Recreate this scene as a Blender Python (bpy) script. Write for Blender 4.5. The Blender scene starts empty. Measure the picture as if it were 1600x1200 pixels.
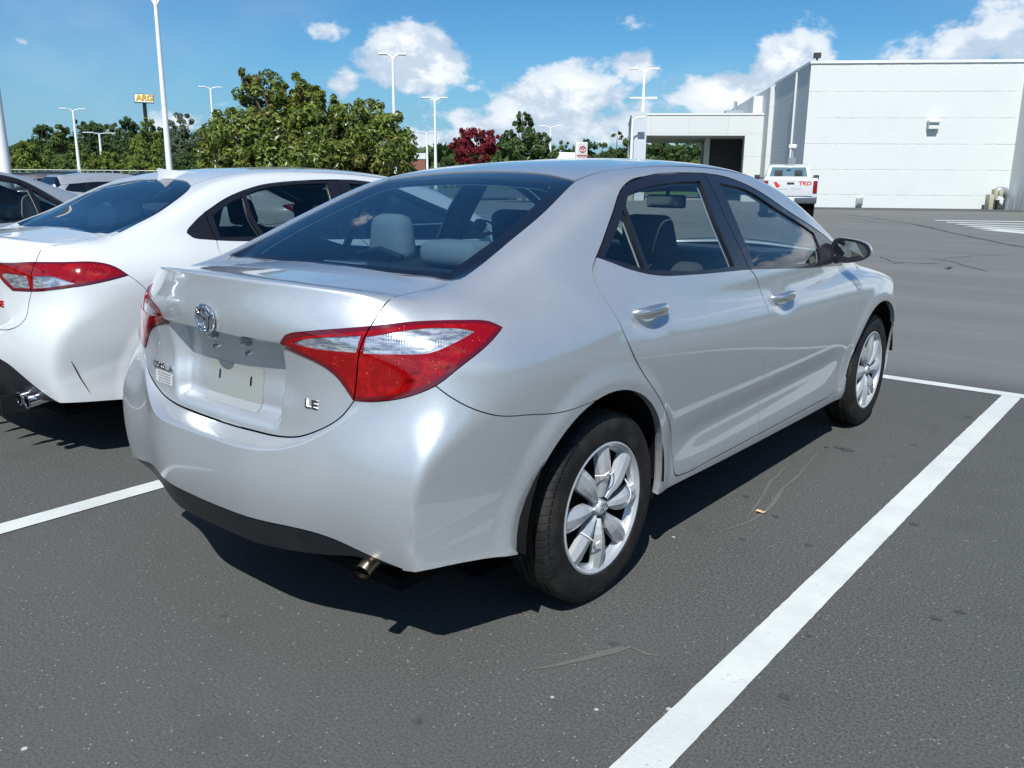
import bpy, bmesh, math, random
import numpy as np
from mathutils import Vector, Matrix, geometry
rad=math.radians
# ================= camera, sky, sun, exposure =================
S=bpy.context.scene; C=S.collection
CAM=dict(f=1322.1,yaw=-0.684,pitch=-0.237,roll=0.008,loc=(2.230,-2.165,1.340))
def cam_axes():
    y,p,r=CAM['yaw'],CAM['pitch'],CAM['roll']
    f=Vector((math.sin(y)*math.cos(p),math.cos(y)*math.cos(p),math.sin(p))); rt=Vector((math.cos(y),-math.sin(y),0)); u=rt.cross(f)
    c,s=math.cos(r),math.sin(r); return c*rt+s*u, -s*rt+c*u, f
cd=bpy.data.cameras.new('camera'); cam=bpy.data.objects.new('camera',cd); C.objects.link(cam); S.camera=cam
_r,_u,_f=cam_axes(); M=Matrix((_r,_u,-_f)).transposed().to_4x4(); M.translation=Vector(CAM['loc']); cam.matrix_world=M
cd.sensor_fit='HORIZONTAL'; cd.sensor_width=36; cd.lens=36*CAM['f']/1600; cd.clip_end=6000; cd.clip_start=.05
SUN=Vector((.37,-.69,1.0)).normalized()
el=math.asin(SUN.z); az=math.atan2(SUN.x,SUN.y)
sl=bpy.data.lights.new('sun','SUN'); sl.energy=5.0; sl.angle=rad(.5); sl.color=(1,.98,.935)
so=bpy.data.objects.new('sun',sl); C.objects.link(so); so.rotation_euler=SUN.to_track_quat('Z','Y').to_euler()
S.view_settings.view_transform='Standard'; S.view_settings.look='None'; S.view_settings.exposure=.26; S.view_settings.gamma=1
wd=bpy.data.worlds.new('World'); S.world=wd; wd.use_nodes=True; nt=wd.node_tree; nt.nodes.clear()
def WN(t,**k):
    n=nt.nodes.new(t)
    for a,b in k.items(): setattr(n,a,b)
    return n
def wm(op,a,b=None,c=None):
    n=WN('ShaderNodeMath',operation=op)
    for i,v in enumerate((a,b,c)):
        if v is None: continue
        if isinstance(v,(int,float)): n.inputs[i].default_value=v
        else: nt.links.new(v,n.inputs[i])
    return n.outputs[0]
out=WN('ShaderNodeOutputWorld'); bg=WN('ShaderNodeBackground'); bg.inputs[1].default_value=.072; nt.links.new(bg.outputs[0],out.inputs[0])
sky=WN('ShaderNodeTexSky',sky_type='NISHITA'); sky.sun_disc=False; sky.sun_elevation=el; sky.sun_rotation=az; sky.altitude=50; sky.air_density=1.0; sky.dust_density=.15; sky.ozone_density=3.0
# saturate the sky a little towards the deep phone-camera blue
hs=WN('ShaderNodeHueSaturation'); hs.inputs['Saturation'].default_value=1.12; hs.inputs['Value'].default_value=1.0; nt.links.new(sky.outputs[0],hs.inputs['Color'])
tint=WN('ShaderNodeMix',data_type='RGBA',blend_type='MULTIPLY'); tint.inputs[0].default_value=1; nt.links.new(hs.outputs[0],tint.inputs[6]); tint.inputs[7].default_value=(.56,1.0,1.22,1)
# cumulus: noise evaluated on the direction projected onto a cloud layer dome, thicker towards the horizon
tc=WN('ShaderNodeTexCoord'); sep=WN('ShaderNodeSeparateXYZ'); nt.links.new(tc.outputs['Generated'],sep.inputs[0])
X,Y,Z=sep.outputs
azi=wm('ARCTAN2',X,Y); elv=wm('ARCSINE',Z)
def noise(vec,scale,detail,rough,dist=0):
    n=WN('ShaderNodeTexNoise'); n.inputs['Scale'].default_value=scale; n.inputs['Detail'].default_value=detail; n.inputs['Roughness'].default_value=rough; n.inputs['Distortion'].default_value=dist
    nt.links.new(vec,n.inputs['Vector']); return n.outputs[0]
cv=WN('ShaderNodeCombineXYZ'); nt.links.new(azi,cv.inputs[0]); nt.links.new(wm('MULTIPLY',elv,1.5),cv.inputs[1]); cv.inputs[2].default_value=1.7
puff=noise(cv.outputs[0],11,9,.60,.12); fine=noise(cv.outputs[0],30,5,.6)
big=noise(cv.outputs[0],2.6,3,.5)
# named cumulus banks: (azimuth, elevation, half width, half height, weight)
BANKS=[]
def px_dir(x,y):
    d=_f+(x-800)/CAM['f']*_r-(y-600)/CAM['f']*_u; d.normalize(); return math.atan2(d.x,d.y),math.asin(d.z)
for x,y,wx,wy,w in [(655,98,92,50,1.18),(535,130,34,34,.75),(1130,145,85,38,1.02),(1235,110,80,45,.95),(870,150,120,42,.72),(1000,100,50,34,.55),(820,190,150,45,.62),(1000,190,170,50,.52),
    (1590,80,45,36,.75),(1420,40,130,45,.5),(1480,90,200,40,.52),(40,60,60,14,.42),(120,80,50,12,.36),(380,165,70,22,.55),(520,55,110,18,.33),(60,200,90,30,.42),(300,190,220,30,.35),(720,220,400,40,.42),(470,95,60,18,.3),
    (2050,60,260,120,1.0),(2600,-50,300,160,.9),(-600,60,300,90,.8),(-1300,0,260,160,.9)]:
    a,e=px_dir(x,y); BANKS.append((a,e,wx/1350,wy/1350,w))
for a,e,wx,wy,w in [(1.6,.25,.35,.12,1.0),(2.4,.35,.4,.15,.9),(3.0,.2,.3,.1,1.0),(-2.6,.3,.4,.15,.9),(-2.0,.5,.3,.15,.7),(2.0,.75,.5,.2,.6)]: BANKS.append((a,e,wx,wy,w))
mask=None
for a,e,wx,wy,w in BANKS:
    da=wm('DIVIDE',wm('SUBTRACT',azi,a),wx); de=wm('DIVIDE',wm('SUBTRACT',elv,e),wy)
    r2=wm('ADD',wm('MULTIPLY',da,da),wm('MULTIPLY',de,de)); g=wm('MULTIPLY',wm('POWER',2.718,wm('MULTIPLY',r2,-1.0)),w)
    mask=g if mask is None else wm('MAXIMUM',mask,g)
dens=wm('ADD',mask,wm('ADD',wm('MULTIPLY',wm('SUBTRACT',puff,.5),2.1),wm('MULTIPLY',wm('SUBTRACT',fine,.5),.35)))
def ramp(v,lo,hi):
    n=WN('ShaderNodeMapRange',interpolation_type='SMOOTHSTEP'); nt.links.new(v,n.inputs[0]); n.inputs[1].default_value=lo; n.inputs[2].default_value=hi; return n.outputs[0]
hzm=ramp(elv,.16,-.01); hx=WN('ShaderNodeMix',data_type='RGBA'); nt.links.new(wm('MULTIPLY',hzm,.8),hx.inputs[0]); nt.links.new(tint.outputs[2],hx.inputs[6]); hx.inputs[7].default_value=(3.0,5.2,7.6,1)
cov=ramp(dens,.36,.62); thick=ramp(dens,.5,1.15)
veil=wm('MULTIPLY',ramp(big,.45,.75),wm('MULTIPLY',ramp(elv,.5,.05),.22))
cov=wm('MAXIMUM',cov,veil)
# self shading: compare density a little towards the sun/upwards
cv2=WN('ShaderNodeVectorMath',operation='ADD'); nt.links.new(cv.outputs[0],cv2.inputs[0]); cv2.inputs[1].default_value=(.012,.05,0)
puff2=noise(cv2.outputs[0],11,9,.60,.12)
lit=ramp(wm('SUBTRACT',puff,puff2),-.09,.10)
lit=wm('MULTIPLY',wm('ADD',wm('MULTIPLY',lit,.75),.25),wm('ADD',wm('MULTIPLY',thick,.45),.55))
cc=WN('ShaderNodeMix',data_type='RGBA'); nt.links.new(lit,cc.inputs[0]); cc.inputs[6].default_value=(5.4,6.9,8.8,1); cc.inputs[7].default_value=(12.6,12.9,13.2,1)
mx=WN('ShaderNodeMix',data_type='RGBA'); nt.links.new(wm('MULTIPLY',cov,.93),mx.inputs[0]); nt.links.new(hx.outputs[2],mx.inputs[6]); nt.links.new(cc.outputs[2],mx.inputs[7])
nt.links.new(mx.outputs[2],bg.inputs[0])
# ================= materials =================
MATS={}
def mat(name,col=(.5,.5,.5),rough=.5,metal=0,coat=0,spec=.5,emit=None,**k):
    if name in MATS: return MATS[name]
    m=bpy.data.materials.new(name); m.use_nodes=True; b=m.node_tree.nodes['Principled BSDF']
    b.inputs['Base Color'].default_value=(*col,1); b.inputs['Roughness'].default_value=rough; b.inputs['Metallic'].default_value=metal
    b.inputs['Coat Weight'].default_value=coat; b.inputs['Coat Roughness'].default_value=k.get('crough',.03); b.inputs['Specular IOR Level'].default_value=spec
    if emit: b.inputs['Emission Color'].default_value=(*emit,1); b.inputs['Emission Strength'].default_value=1
    MATS[name]=m; return m
class NT:
    def __init__(s,m): s.m=m; s.t=m.node_tree; s.b=s.t.nodes.get('Principled BSDF')
    def n(s,t,inp={},**k):
        n=s.t.nodes.new(t)
        for a,b in k.items(): setattr(n,a,b)
        for a,b in inp.items(): s.put(n.inputs[a],b)
        return n
    def put(s,i,v):
        if hasattr(v,'is_output') or isinstance(v,bpy.types.NodeSocket): s.t.links.new(v,i)
        else: i.default_value=v
    def math(s,op,a,b=0,c=0): n=s.n('ShaderNodeMath',{0:a,1:b,2:c},operation=op); return n.outputs[0]
    def noise(s,vec,scale,detail=4,rough=.5,dist=0): 
        n=s.n('ShaderNodeTexNoise',{'Vector':vec,'Scale':scale,'Detail':detail,'Roughness':rough,'Distortion':dist}); return n.outputs[0]
    def ss(s,v,lo,hi,a=0.,b=1.): n=s.n('ShaderNodeMapRange',{0:v,1:lo,2:hi,3:a,4:b},interpolation_type='SMOOTHSTEP'); return n.outputs[0]
    def mix(s,f,a,b): n=s.n('ShaderNodeMix',{0:f,6:a,7:b},data_type='RGBA'); return n.outputs[2]
    def bump(s,h,strength=.3,dist=.01): return s.n('ShaderNodeBump',{'Height':h,'Strength':strength,'Distance':dist}).outputs[0]
    def obj(s): return s.n('ShaderNodeTexCoord').outputs['Object']
    def pos(s): return s.n('ShaderNodeNewGeometry').outputs['Position']
def c4(*c): return (*c,1)
def paint(name,col,metal,rough,flake=.0):
    m=mat(name,col,rough,metal,1.0,.5); N=NT(m); o=N.obj()
    d=N.noise(o,7,4,.6); fl=N.noise(o,900,2,.5)
    N.put(N.b.inputs['Roughness'],N.ss(d,.3,.7,rough-.02,rough+.03))
    if flake: 
        N.put(N.b.inputs['Base Color'],N.mix(N.ss(fl,.35,.65),c4(*[c*(1-flake) for c in col]),c4(*[min(1,c*(1+flake)) for c in col])))
    # faint dust film and water spots
    sp=N.noise(o,60,3,.6); N.put(N.b.inputs['Coat Roughness'],N.ss(sp,.55,.75,.025,.09))
    return m
M_silver=paint('silver_paint',(.56,.59,.61),.64,.37,.12)
M_white=paint('white_paint',(.57,.595,.61),0,.35)
M_grey=paint('grey_paint',(.30,.31,.33),.6,.35)
M_dark=paint('dark_paint',(.02,.022,.028),.2,.3)
M_blue=paint('blue_paint',(.03,.08,.28),.4,.3)
M_red=paint('red_paint',(.35,.02,.02),.1,.3)
M_backing=mat('body_cavity',(.006,.006,.007),.9,spec=.1)
M_trim=mat('black_trim',(.012,.011,.014),.28,coat=.5)
M_plastic=mat('black_plastic',(.014,.015,.018),.42,spec=.35)
N=NT(M_plastic); N.put(N.b.inputs['Normal'],N.bump(N.noise(N.obj(),600,2),.15,.001)); N.put(N.b.inputs['Base Color'],N.mix(N.ss(N.noise(N.obj(),5,5,.7),.45,.75),c4(.010,.011,.014),c4(.022,.022,.024)))
M_frit=mat('glass_frit',(.006,.007,.010),.06,coat=.6)
M_chrome=mat('chrome',(.78,.80,.82),.08,1.0)
M_steel=mat('exhaust_steel',(.36,.30,.24),.30,1.0)
M_fabric=mat('seat_fabric',(.30,.30,.285),.9,spec=.15); N=NT(M_fabric); N.put(N.b.inputs['Normal'],N.bump(N.noise(N.obj(),260,3),.4,.002))
M_darkfab=mat('dark_fabric',(.045,.047,.055),.9,spec=.15)
M_inner=mat('interior_trim',(.34,.33,.31),.8,spec=.2)
M_dash=mat('dash_plastic',(.03,.032,.036),.6)
def glassmat(name,tint,gl=1.0,base=.055):
    m=bpy.data.materials.new(name); m.use_nodes=True; t=m.node_tree; t.nodes.clear(); N=NT(m)
    o=N.n('ShaderNodeOutputMaterial'); tr=N.n('ShaderNodeBsdfTransparent',{'Color':c4(*tint)}); g=N.n('ShaderNodeBsdfGlossy',{'Color':c4(gl,gl,gl),'Roughness':.015})
    ge=N.n('ShaderNodeNewGeometry'); dt=N.n('ShaderNodeVectorMath',{0:ge.outputs['Normal'],1:ge.outputs['Incoming']},operation='DOT_PRODUCT').outputs['Value']
    sm=N.n('ShaderNodeMapRange',{0:N.noise(N.pos(),14,4,.65),1:.45,2:.8,3:.0,4:.035}).outputs[0]
    fr=N.math('ADD',N.math('ADD',N.math('MULTIPLY',N.math('POWER',N.math('SUBTRACT',1.0,N.math('ABSOLUTE',dt)),4.0),.90),base),sm); mm=N.n('ShaderNodeMixShader',{0:fr,1:tr.outputs[0],2:g.outputs[0]}); t.links.new(mm.outputs[0],o.inputs[0]); MATS[name]=m; return m
M_glass=glassmat('window_glass',(.80,.88,.87)); M_rglass=glassmat('rear_glass',(.50,.66,.76),base=.12); M_rdark=glassmat('dark_rear_glass',(.13,.18,.24),base=.13); M_tint=glassmat('privacy_glass',(.05,.07,.08)); M_dglass=glassmat('dark_glass',(.34,.40,.42))
def redlens():
    m=mat('red_lens',(.45,.003,.005),.10,0,.7,.3,crough=.01); N=NT(m); o=N.obj(); sp=N.n('ShaderNodeSeparateXYZ',{0:o}).outputs
    bowl=N.n('ShaderNodeTexVoronoi',{'Vector':N.n('ShaderNodeMapping',{'Vector':o,'Scale':(1,.6,1.5)}).outputs[0],'Scale':15.,'Randomness':.8}).outputs['Distance']
    sparkle_dots=N.n('ShaderNodeTexVoronoi',{'Vector':o,'Scale':150.}).outputs['Distance']; few=N.ss(N.noise(o,38,2,.5),.55,.66)
    col=N.mix(N.ss(bowl,.26,.06),c4(.21,.001,.002),c4(.07,.0,.001)); col=N.mix(N.math('MULTIPLY',N.ss(N.noise(o,24,3,.6),.52,.62),.6),col,c4(.34,.004,.004)); col=N.mix(N.math('MULTIPLY',N.ss(sparkle_dots,.20,.10),few),col,c4(1.,.22,.16))  # bright red dots are lens sparkle painted into the base colour
    N.put(N.b.inputs['Base Color'],col); rib=N.math('SINE',N.math('MULTIPLY',N.math('ADD',sp[0],sp[1]),900.)); N.put(N.b.inputs['Normal'],N.bump(N.math('ADD',N.math('MULTIPLY',bowl,.8),N.math('MULTIPLY',rib,.0)),.07,.004)); return m
def clearlens():
    m=mat('clear_lens',(.7,.72,.75),.16,.5,1.0,.6,crough=.01); N=NT(m); o=N.obj(); sp=N.n('ShaderNodeSeparateXYZ',{0:o}).outputs
    u=N.math('ADD',sp[0],N.math('MULTIPLY',sp[1],.8)); rx=N.math('SINE',N.math('MULTIPLY',u,700.)); rz=N.math('SINE',N.math('MULTIPLY',sp[2],700.)); zone=N.ss(N.noise(o,18,2,.4),.46,.52)
    grid=N.math('MULTIPLY',N.math('ADD',rx,rz),zone); v=N.n('ShaderNodeTexVoronoi',{'Vector':o,'Scale':34.},feature='DISTANCE_TO_EDGE').outputs['Distance']
    col=N.mix(N.ss(N.noise(N.n('ShaderNodeMapping',{'Vector':o,'Scale':(.5,.5,2.2)}).outputs[0],42,4,.65),.38,.62),c4(.16,.19,.23),c4(.56,.60,.65)); col=N.mix(N.math('MULTIPLY',N.ss(grid,.2,1.4),.5),col,c4(.16,.18,.21))
    N.put(N.b.inputs['Base Color'],col); N.put(N.b.inputs['Normal'],N.bump(grid,.04,.002)); return m
M_redlens=redlens(); M_clear=clearlens()
M_darkred=mat('dark_red_rim',(.10,.002,.006),.12,coat=1)
M_head=mat('head_lamp',(.55,.58,.60),.1,metal=.4,coat=1)
# tyre and wheel
M_tyre=mat('tyre_rubber',(.018,.018,.019),.62,spec=.35)
N=NT(M_tyre); o=N.obj(); N.put(N.b.inputs['Base Color'],N.mix(N.ss(N.noise(o,9,5,.65),.4,.7),c4(.015,.015,.016),c4(.045,.042,.038))); N.put(N.b.inputs['Normal'],N.bump(N.noise(o,250,3),.25,.002))
M_cover=mat('wheel_cover_silver',(.50,.52,.54),.36,.45,.4)
N=NT(M_cover); N.put(N.b.inputs['Base Color'],N.mix(N.ss(N.noise(N.obj(),20,5,.7),.5,.8),c4(.50,.52,.54),c4(.34,.33,.31)))
M_hubdark=mat('wheel_cavity',(.012,.012,.013),.7)
M_tie=mat('zip_tie',(.75,.75,.72),.4)
# ================= mesh helpers =================
def link(o,parent=None):
    C.objects.link(o)
    if parent is not None: o.parent=parent
    return o
def thing(name,label,cat,loc=(0,0,0),rz=0,group=None):
    o=bpy.data.objects.new(name,None); C.objects.link(o); o.location=loc; o.rotation_euler=(0,0,rz); tag(o,label,cat,group); return o
def tag(o,label=None,cat=None,group=None,kind=None):
    if label: o['label']=label
    if cat: o['category']=cat
    if group: o['group']=group
    if kind: o['kind']=kind
    return o
class MB:
    def __init__(s): s.v=[]; s.f=[]; s.m=[]; s.mi=0
    def add(s,vs,fs):
        k=len(s.v); s.v+= [tuple(v) for v in vs]; s.f+=[tuple(i+k for i in f) for f in fs]; s.m+=[s.mi]*len(fs); return s
    def box(s,x0,x1,y0,y1,z0,z1,M=None):
        vs=[Vector((x,y,z)) for z in(z0,z1) for y in(y0,y1) for x in(x0,x1)]
        if M: vs=[M@v for v in vs]
        return s.add(vs,[(0,2,3,1),(4,5,7,6),(0,1,5,4),(2,6,7,3),(0,4,6,2),(1,3,7,5)])
    def tube(s,pts,rs,n=12,cap=True,flat=None):
        pts=[Vector(p) for p in pts]; rs=rs if hasattr(rs,'__len__') else [rs]*len(pts); k=len(s.v); vs=[]; up=None
        for i,p in enumerate(pts):
            t=(pts[min(i+1,len(pts)-1)]-pts[max(i-1,0)]).normalized()
            if up is None: up=t.orthogonal().normalized()
            a=(up-t*up.dot(t)).normalized(); b=t.cross(a); up=a
            vs+=[p+(a*math.cos(2*math.pi*j/n)+b*math.sin(2*math.pi*j/n))*rs[i] for j in range(n)]
        fs=[(i*n+j,i*n+(j+1)%n,(i+1)*n+(j+1)%n,(i+1)*n+j) for i in range(len(pts)-1) for j in range(n)]
        if cap: fs+=[tuple(range(n))[::-1],tuple((len(pts)-1)*n+j for j in range(n))]
        return s.add(vs,fs)
    def lathe(s,prof,n=48,axis='x',M=None,close=False):
        """prof: (radius, offset along axis)"""
        vs=[]
        for r,h in prof:
            for j in range(n):
                a=2*math.pi*j/n; c,q=r*math.cos(a),r*math.sin(a)
                v=Vector((h,c,q)) if axis=='x' else Vector((c,h,q)) if axis=='y' else Vector((c,q,h)); vs.append(M@v if M else v)
        m=len(prof); fs=[(i*n+j,i*n+(j+1)%n,((i+1)%m)*n+(j+1)%n,((i+1)%m)*n+j) for i in range(m if close else m-1) for j in range(n)]
        return s.add(vs,fs)
    def build(s,name,mats,parent=None,smooth=False,bevel=0,subsurf=0,angle=None):
        me=bpy.data.meshes.new(name); me.from_pydata(s.v,[],s.f); mats=mats if isinstance(mats,(list,tuple)) else [mats]
        for m in mats: me.materials.append(m)
        me.polygons.foreach_set('material_index',s.m)
        bm=bmesh.new(); bm.from_mesh(me); bmesh.ops.recalc_face_normals(bm,faces=bm.faces)
        if bevel: bmesh.ops.bevel(bm,geom=[e for e in bm.edges if e.calc_face_angle(0)>.5],offset=bevel,segments=2,affect='EDGES',profile=.5)
        bm.to_mesh(me); bm.free()
        if smooth or bevel: me.polygons.foreach_set('use_smooth',[True]*len(me.polygons)); me.set_sharp_from_angle(angle=angle or rad(38))
        o=bpy.data.objects.new(name,me); link(o,parent)
        if subsurf: md=o.modifiers.new('s','SUBSURF'); md.levels=md.render_levels=subsurf
        return o
def rounded(name,m,parent,x0,x1,y0,y1,z0,z1,bev,M=None,smooth=True,seg=3,taper=None):
    bm=bmesh.new(); bmesh.ops.create_cube(bm,size=1)
    for v in bm.verts:
        v.co=Vector(((x0+x1)/2+v.co.x*(x1-x0),(y0+y1)/2+v.co.y*(y1-y0),(z0+z1)/2+v.co.z*(z1-z0)))
        if taper and v.co.z>(z0+z1)/2: v.co.x=(x0+x1)/2+(v.co.x-(x0+x1)/2)*taper
    bmesh.ops.bevel(bm,geom=bm.edges[:],offset=bev,segments=seg,affect='EDGES',profile=.5)
    if M: bmesh.ops.transform(bm,matrix=M,verts=bm.verts)
    me=bpy.data.meshes.new(name); bm.to_mesh(me); bm.free(); me.materials.append(m); me.polygons.foreach_set('use_smooth',[smooth]*len(me.polygons)); 
    if smooth: me.set_sharp_from_angle(angle=rad(50))
    o=bpy.data.objects.new(name,me); return link(o,parent)
def text(name,body,size,m,parent,Mx,extrude=.001,align='CENTER',bold=0,sx=1.0):
    cu=bpy.data.curves.new(name,'FONT'); cu.body=body; cu.size=size; cu.extrude=extrude; cu.align_x=align; cu.align_y='CENTER'; cu.offset=bold
    t=bpy.data.objects.new(name+'_tmp',cu); C.objects.link(t); dg=bpy.context.evaluated_depsgraph_get(); dg.update()
    me=bpy.data.meshes.new_from_object(t.evaluated_get(dg)); me.name=name; bpy.data.objects.remove(t); me.materials.clear(); me.materials.append(m)
    me.transform(Mx@Matrix.Diagonal((sx,1,1,1))); o=bpy.data.objects.new(name,me); return link(o,parent)
def frame(p,xa,ya):
    """matrix placing local x along xa and local y along ya at p"""
    xa=Vector(xa).normalized(); z=xa.cross(Vector(ya)).normalized(); ya=z.cross(xa); m=Matrix((xa,ya,z)).transposed().to_4x4(); m.translation=Vector(p); return m
# ================= car body surface engine (numpy) =================
#ENGINE
class Sp:
    """natural cubic spline, linear beyond its ends"""
    def __init__(s,pts):
        a=np.array(pts,float); s.x=a[:,0]; s.y=a[:,1]; n=len(a); h=np.diff(s.x)
        A=np.eye(n); b=np.zeros(n)
        for i in range(1,n-1):
            A[i,i-1]=h[i-1]; A[i,i]=2*(h[i-1]+h[i]); A[i,i+1]=h[i]
            b[i]=6*((s.y[i+1]-s.y[i])/h[i]-(s.y[i]-s.y[i-1])/h[i-1])
        s.m=np.linalg.solve(A,b); s.h=h
        s.d0=(s.y[1]-s.y[0])/h[0]-h[0]*(2*s.m[0]+s.m[1])/6
        s.d1=(s.y[-1]-s.y[-2])/h[-1]+h[-1]*(s.m[-2]+2*s.m[-1])/6
    def __call__(s,t):
        t=np.asarray(t,float); tc=np.clip(t,s.x[0],s.x[-1])
        i=np.clip(np.searchsorted(s.x,tc)-1,0,len(s.h)-1); h=s.h[i]
        a=(s.x[i+1]-tc)/h; b=(tc-s.x[i])/h
        r=a*s.y[i]+b*s.y[i+1]+((a**3-a)*s.m[i]+(b**3-b)*s.m[i+1])*h*h/6
        return r+np.minimum(t-s.x[0],0)*s.d0+np.maximum(t-s.x[-1],0)*s.d1
def Ev(pts): return Sp([(-x,y) for x,y in pts[:0:-1]]+list(pts)) # even about x=0
class Tab:
    def __init__(s,zs,xs,rows):
        s.rows=[Ev(list(zip(xs,r))) for r in rows]; s.zs=zs
        s.b=[Sp([(z,1.0 if i==k else 0.0) for k,z in enumerate(zs)]) for i in range(len(zs))]
    def __call__(s,x,z):
        z=np.clip(z,s.zs[0],s.zs[-1]); return sum(b(z)*r(x) for b,r in zip(s.b,s.rows))
def smax(a,b,k):
    h=np.maximum(k-np.abs(a-b),0)/k; return np.maximum(a,b)+h**3*k/6
def smin(a,b,k): return -smax(-a,-b,k)
def sst(a,b,t):
    t=np.clip((t-a)/(b-a),0,1); return t*t*t*(t*(6*t-15)+10)
WHITE_OVER=dict(
    TP=[(-1.1,-1.6),(-.8,.0),(-.6,.86),(-.42,1.020),(-.33,1.068),(-.1,1.172),(.1,1.268),(.3,1.342),(.5,1.380),(.8,1.402),(1.1,1.409),(1.4,1.400),(1.75,1.362),(2.0,1.30),(2.3,1.17),(2.6,1.05),(2.9,.93),(3.3,.73)],
    DK=[(-1.0,1.045),(-.83,1.056),(-.70,1.06),(-.5,1.068),(-.3,1.075),(0,1.08),(.4,1.05),(1.6,.99),(2.3,.965),(2.6,.94),(3.0,.885),(3.3,.82),(3.55,.72),(3.8,.55)],
    GA=[(-.8,.60),(-.5,.665),(-.3,.72),(0,.77),(.3,.795),(.7,.812),(1.2,.818),(1.8,.805),(2.3,.77),(2.8,.72)],
    ledge=.03, ledgew=.05, pocket=0, duck=.006, kcrest=.022, cups=[], kc=.06)
SILVER=dict(
    W=[(-1.1,.665),(-.9,.722),(-.7,.787),(-.45,.852),(-.2,.876),(.1,.882),(.6,.884),(1.3,.886),(2.1,.886),(2.6,.886),(2.95,.884),(3.25,.85),(3.6,.75),(3.8,.62)],
    PZ=[(.10,-.10),(.18,-.068),(.24,-.045),(.30,-.036),(.38,-.034),(.46,-.026),(.56,-.010),(.66,-.002),(.74,.0),(.80,-.001),(.86,-.006),(.92,-.020),(.98,-.042),(1.04,-.072),(1.12,-.125),(1.3,-.26)],
    zs=[.15,.35,.5,.65,.75,.85,.942,1.03,1.12], xs=[0,.2,.4,.55,.7,.82,.95],
    R=[[-.72,-.72,-.715,-.71,-.69,-.65,-.57],[-.80,-.797,-.79,-.782,-.757,-.715,-.64],
        [-.825,-.821,-.813,-.804,-.772,-.725,-.63],[-.812,-.808,-.797,-.780,-.745,-.70,-.60],
        [-.808,-.803,-.785,-.755,-.706,-.655,-.54],[-.822,-.812,-.782,-.745,-.69,-.63,-.50],
        [-.838,-.826,-.785,-.732,-.655,-.57,-.40],[-.832,-.815,-.755,-.680,-.57,-.45,-.24],[-.83,-.81,-.74,-.655,-.53,-.39,-.14]],
    SEAM=[(0,.627),(.15,.627),(.28,.631),(.36,.645),(.436,.678),(.507,.725),(.545,.755),(.62,.79),(.8,.82)],
    DK=[(-1.0,1.055),(-.83,1.062),(-.70,1.062),(-.5,1.064),(-.3,1.068),(0,1.075),(.4,1.05),(1.6,1.0),(2.3,.985),(2.6,.96),(3.0,.905),(3.3,.83),(3.55,.72),(3.8,.55)],
    TP=[(-1.1,-1.6),(-.8,.0),(-.6,.86),(-.45,1.022),(-.37,1.064),(-.15,1.165),(.1,1.266),(.3,1.340),(.42,1.370),(.6,1.400),(.8,1.421),(1.1,1.437),(1.4,1.432),(1.75,1.381),(2.0,1.300),(2.3,1.163),(2.6,1.05),(2.9,.93),(3.3,.73)],
    CR=[(-.6,.02),(-.3,.02),(.1,.03),(.5,.05),(1.2,.11),(1.9,.15),(2.3,.16),(2.9,.2)],
    GA=[(-.8,.60),(-.5,.665),(-.3,.715),(0,.775),(.3,.805),(.7,.822),(1.2,.826),(1.8,.812),(2.3,.775),(2.8,.72)],
    FR=[(0,3.60),(.3,3.57),(.5,3.49),(.65,3.38),(.78,3.2),(.9,2.95)],
    CREST=[(0,-.830),(.2,-.812),(.4,-.752),(.576,-.655),(.7,-.56)],
    arches=[(-.035,.33,.385),(2.665,.33,.385)], ledge=.078, pocket=.045, duck=.010, kcrest=.012, cups=[(.25,.925),(1.33,.866)], slash=0)
WHITE=dict(SILVER,**WHITE_OVER)
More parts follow.
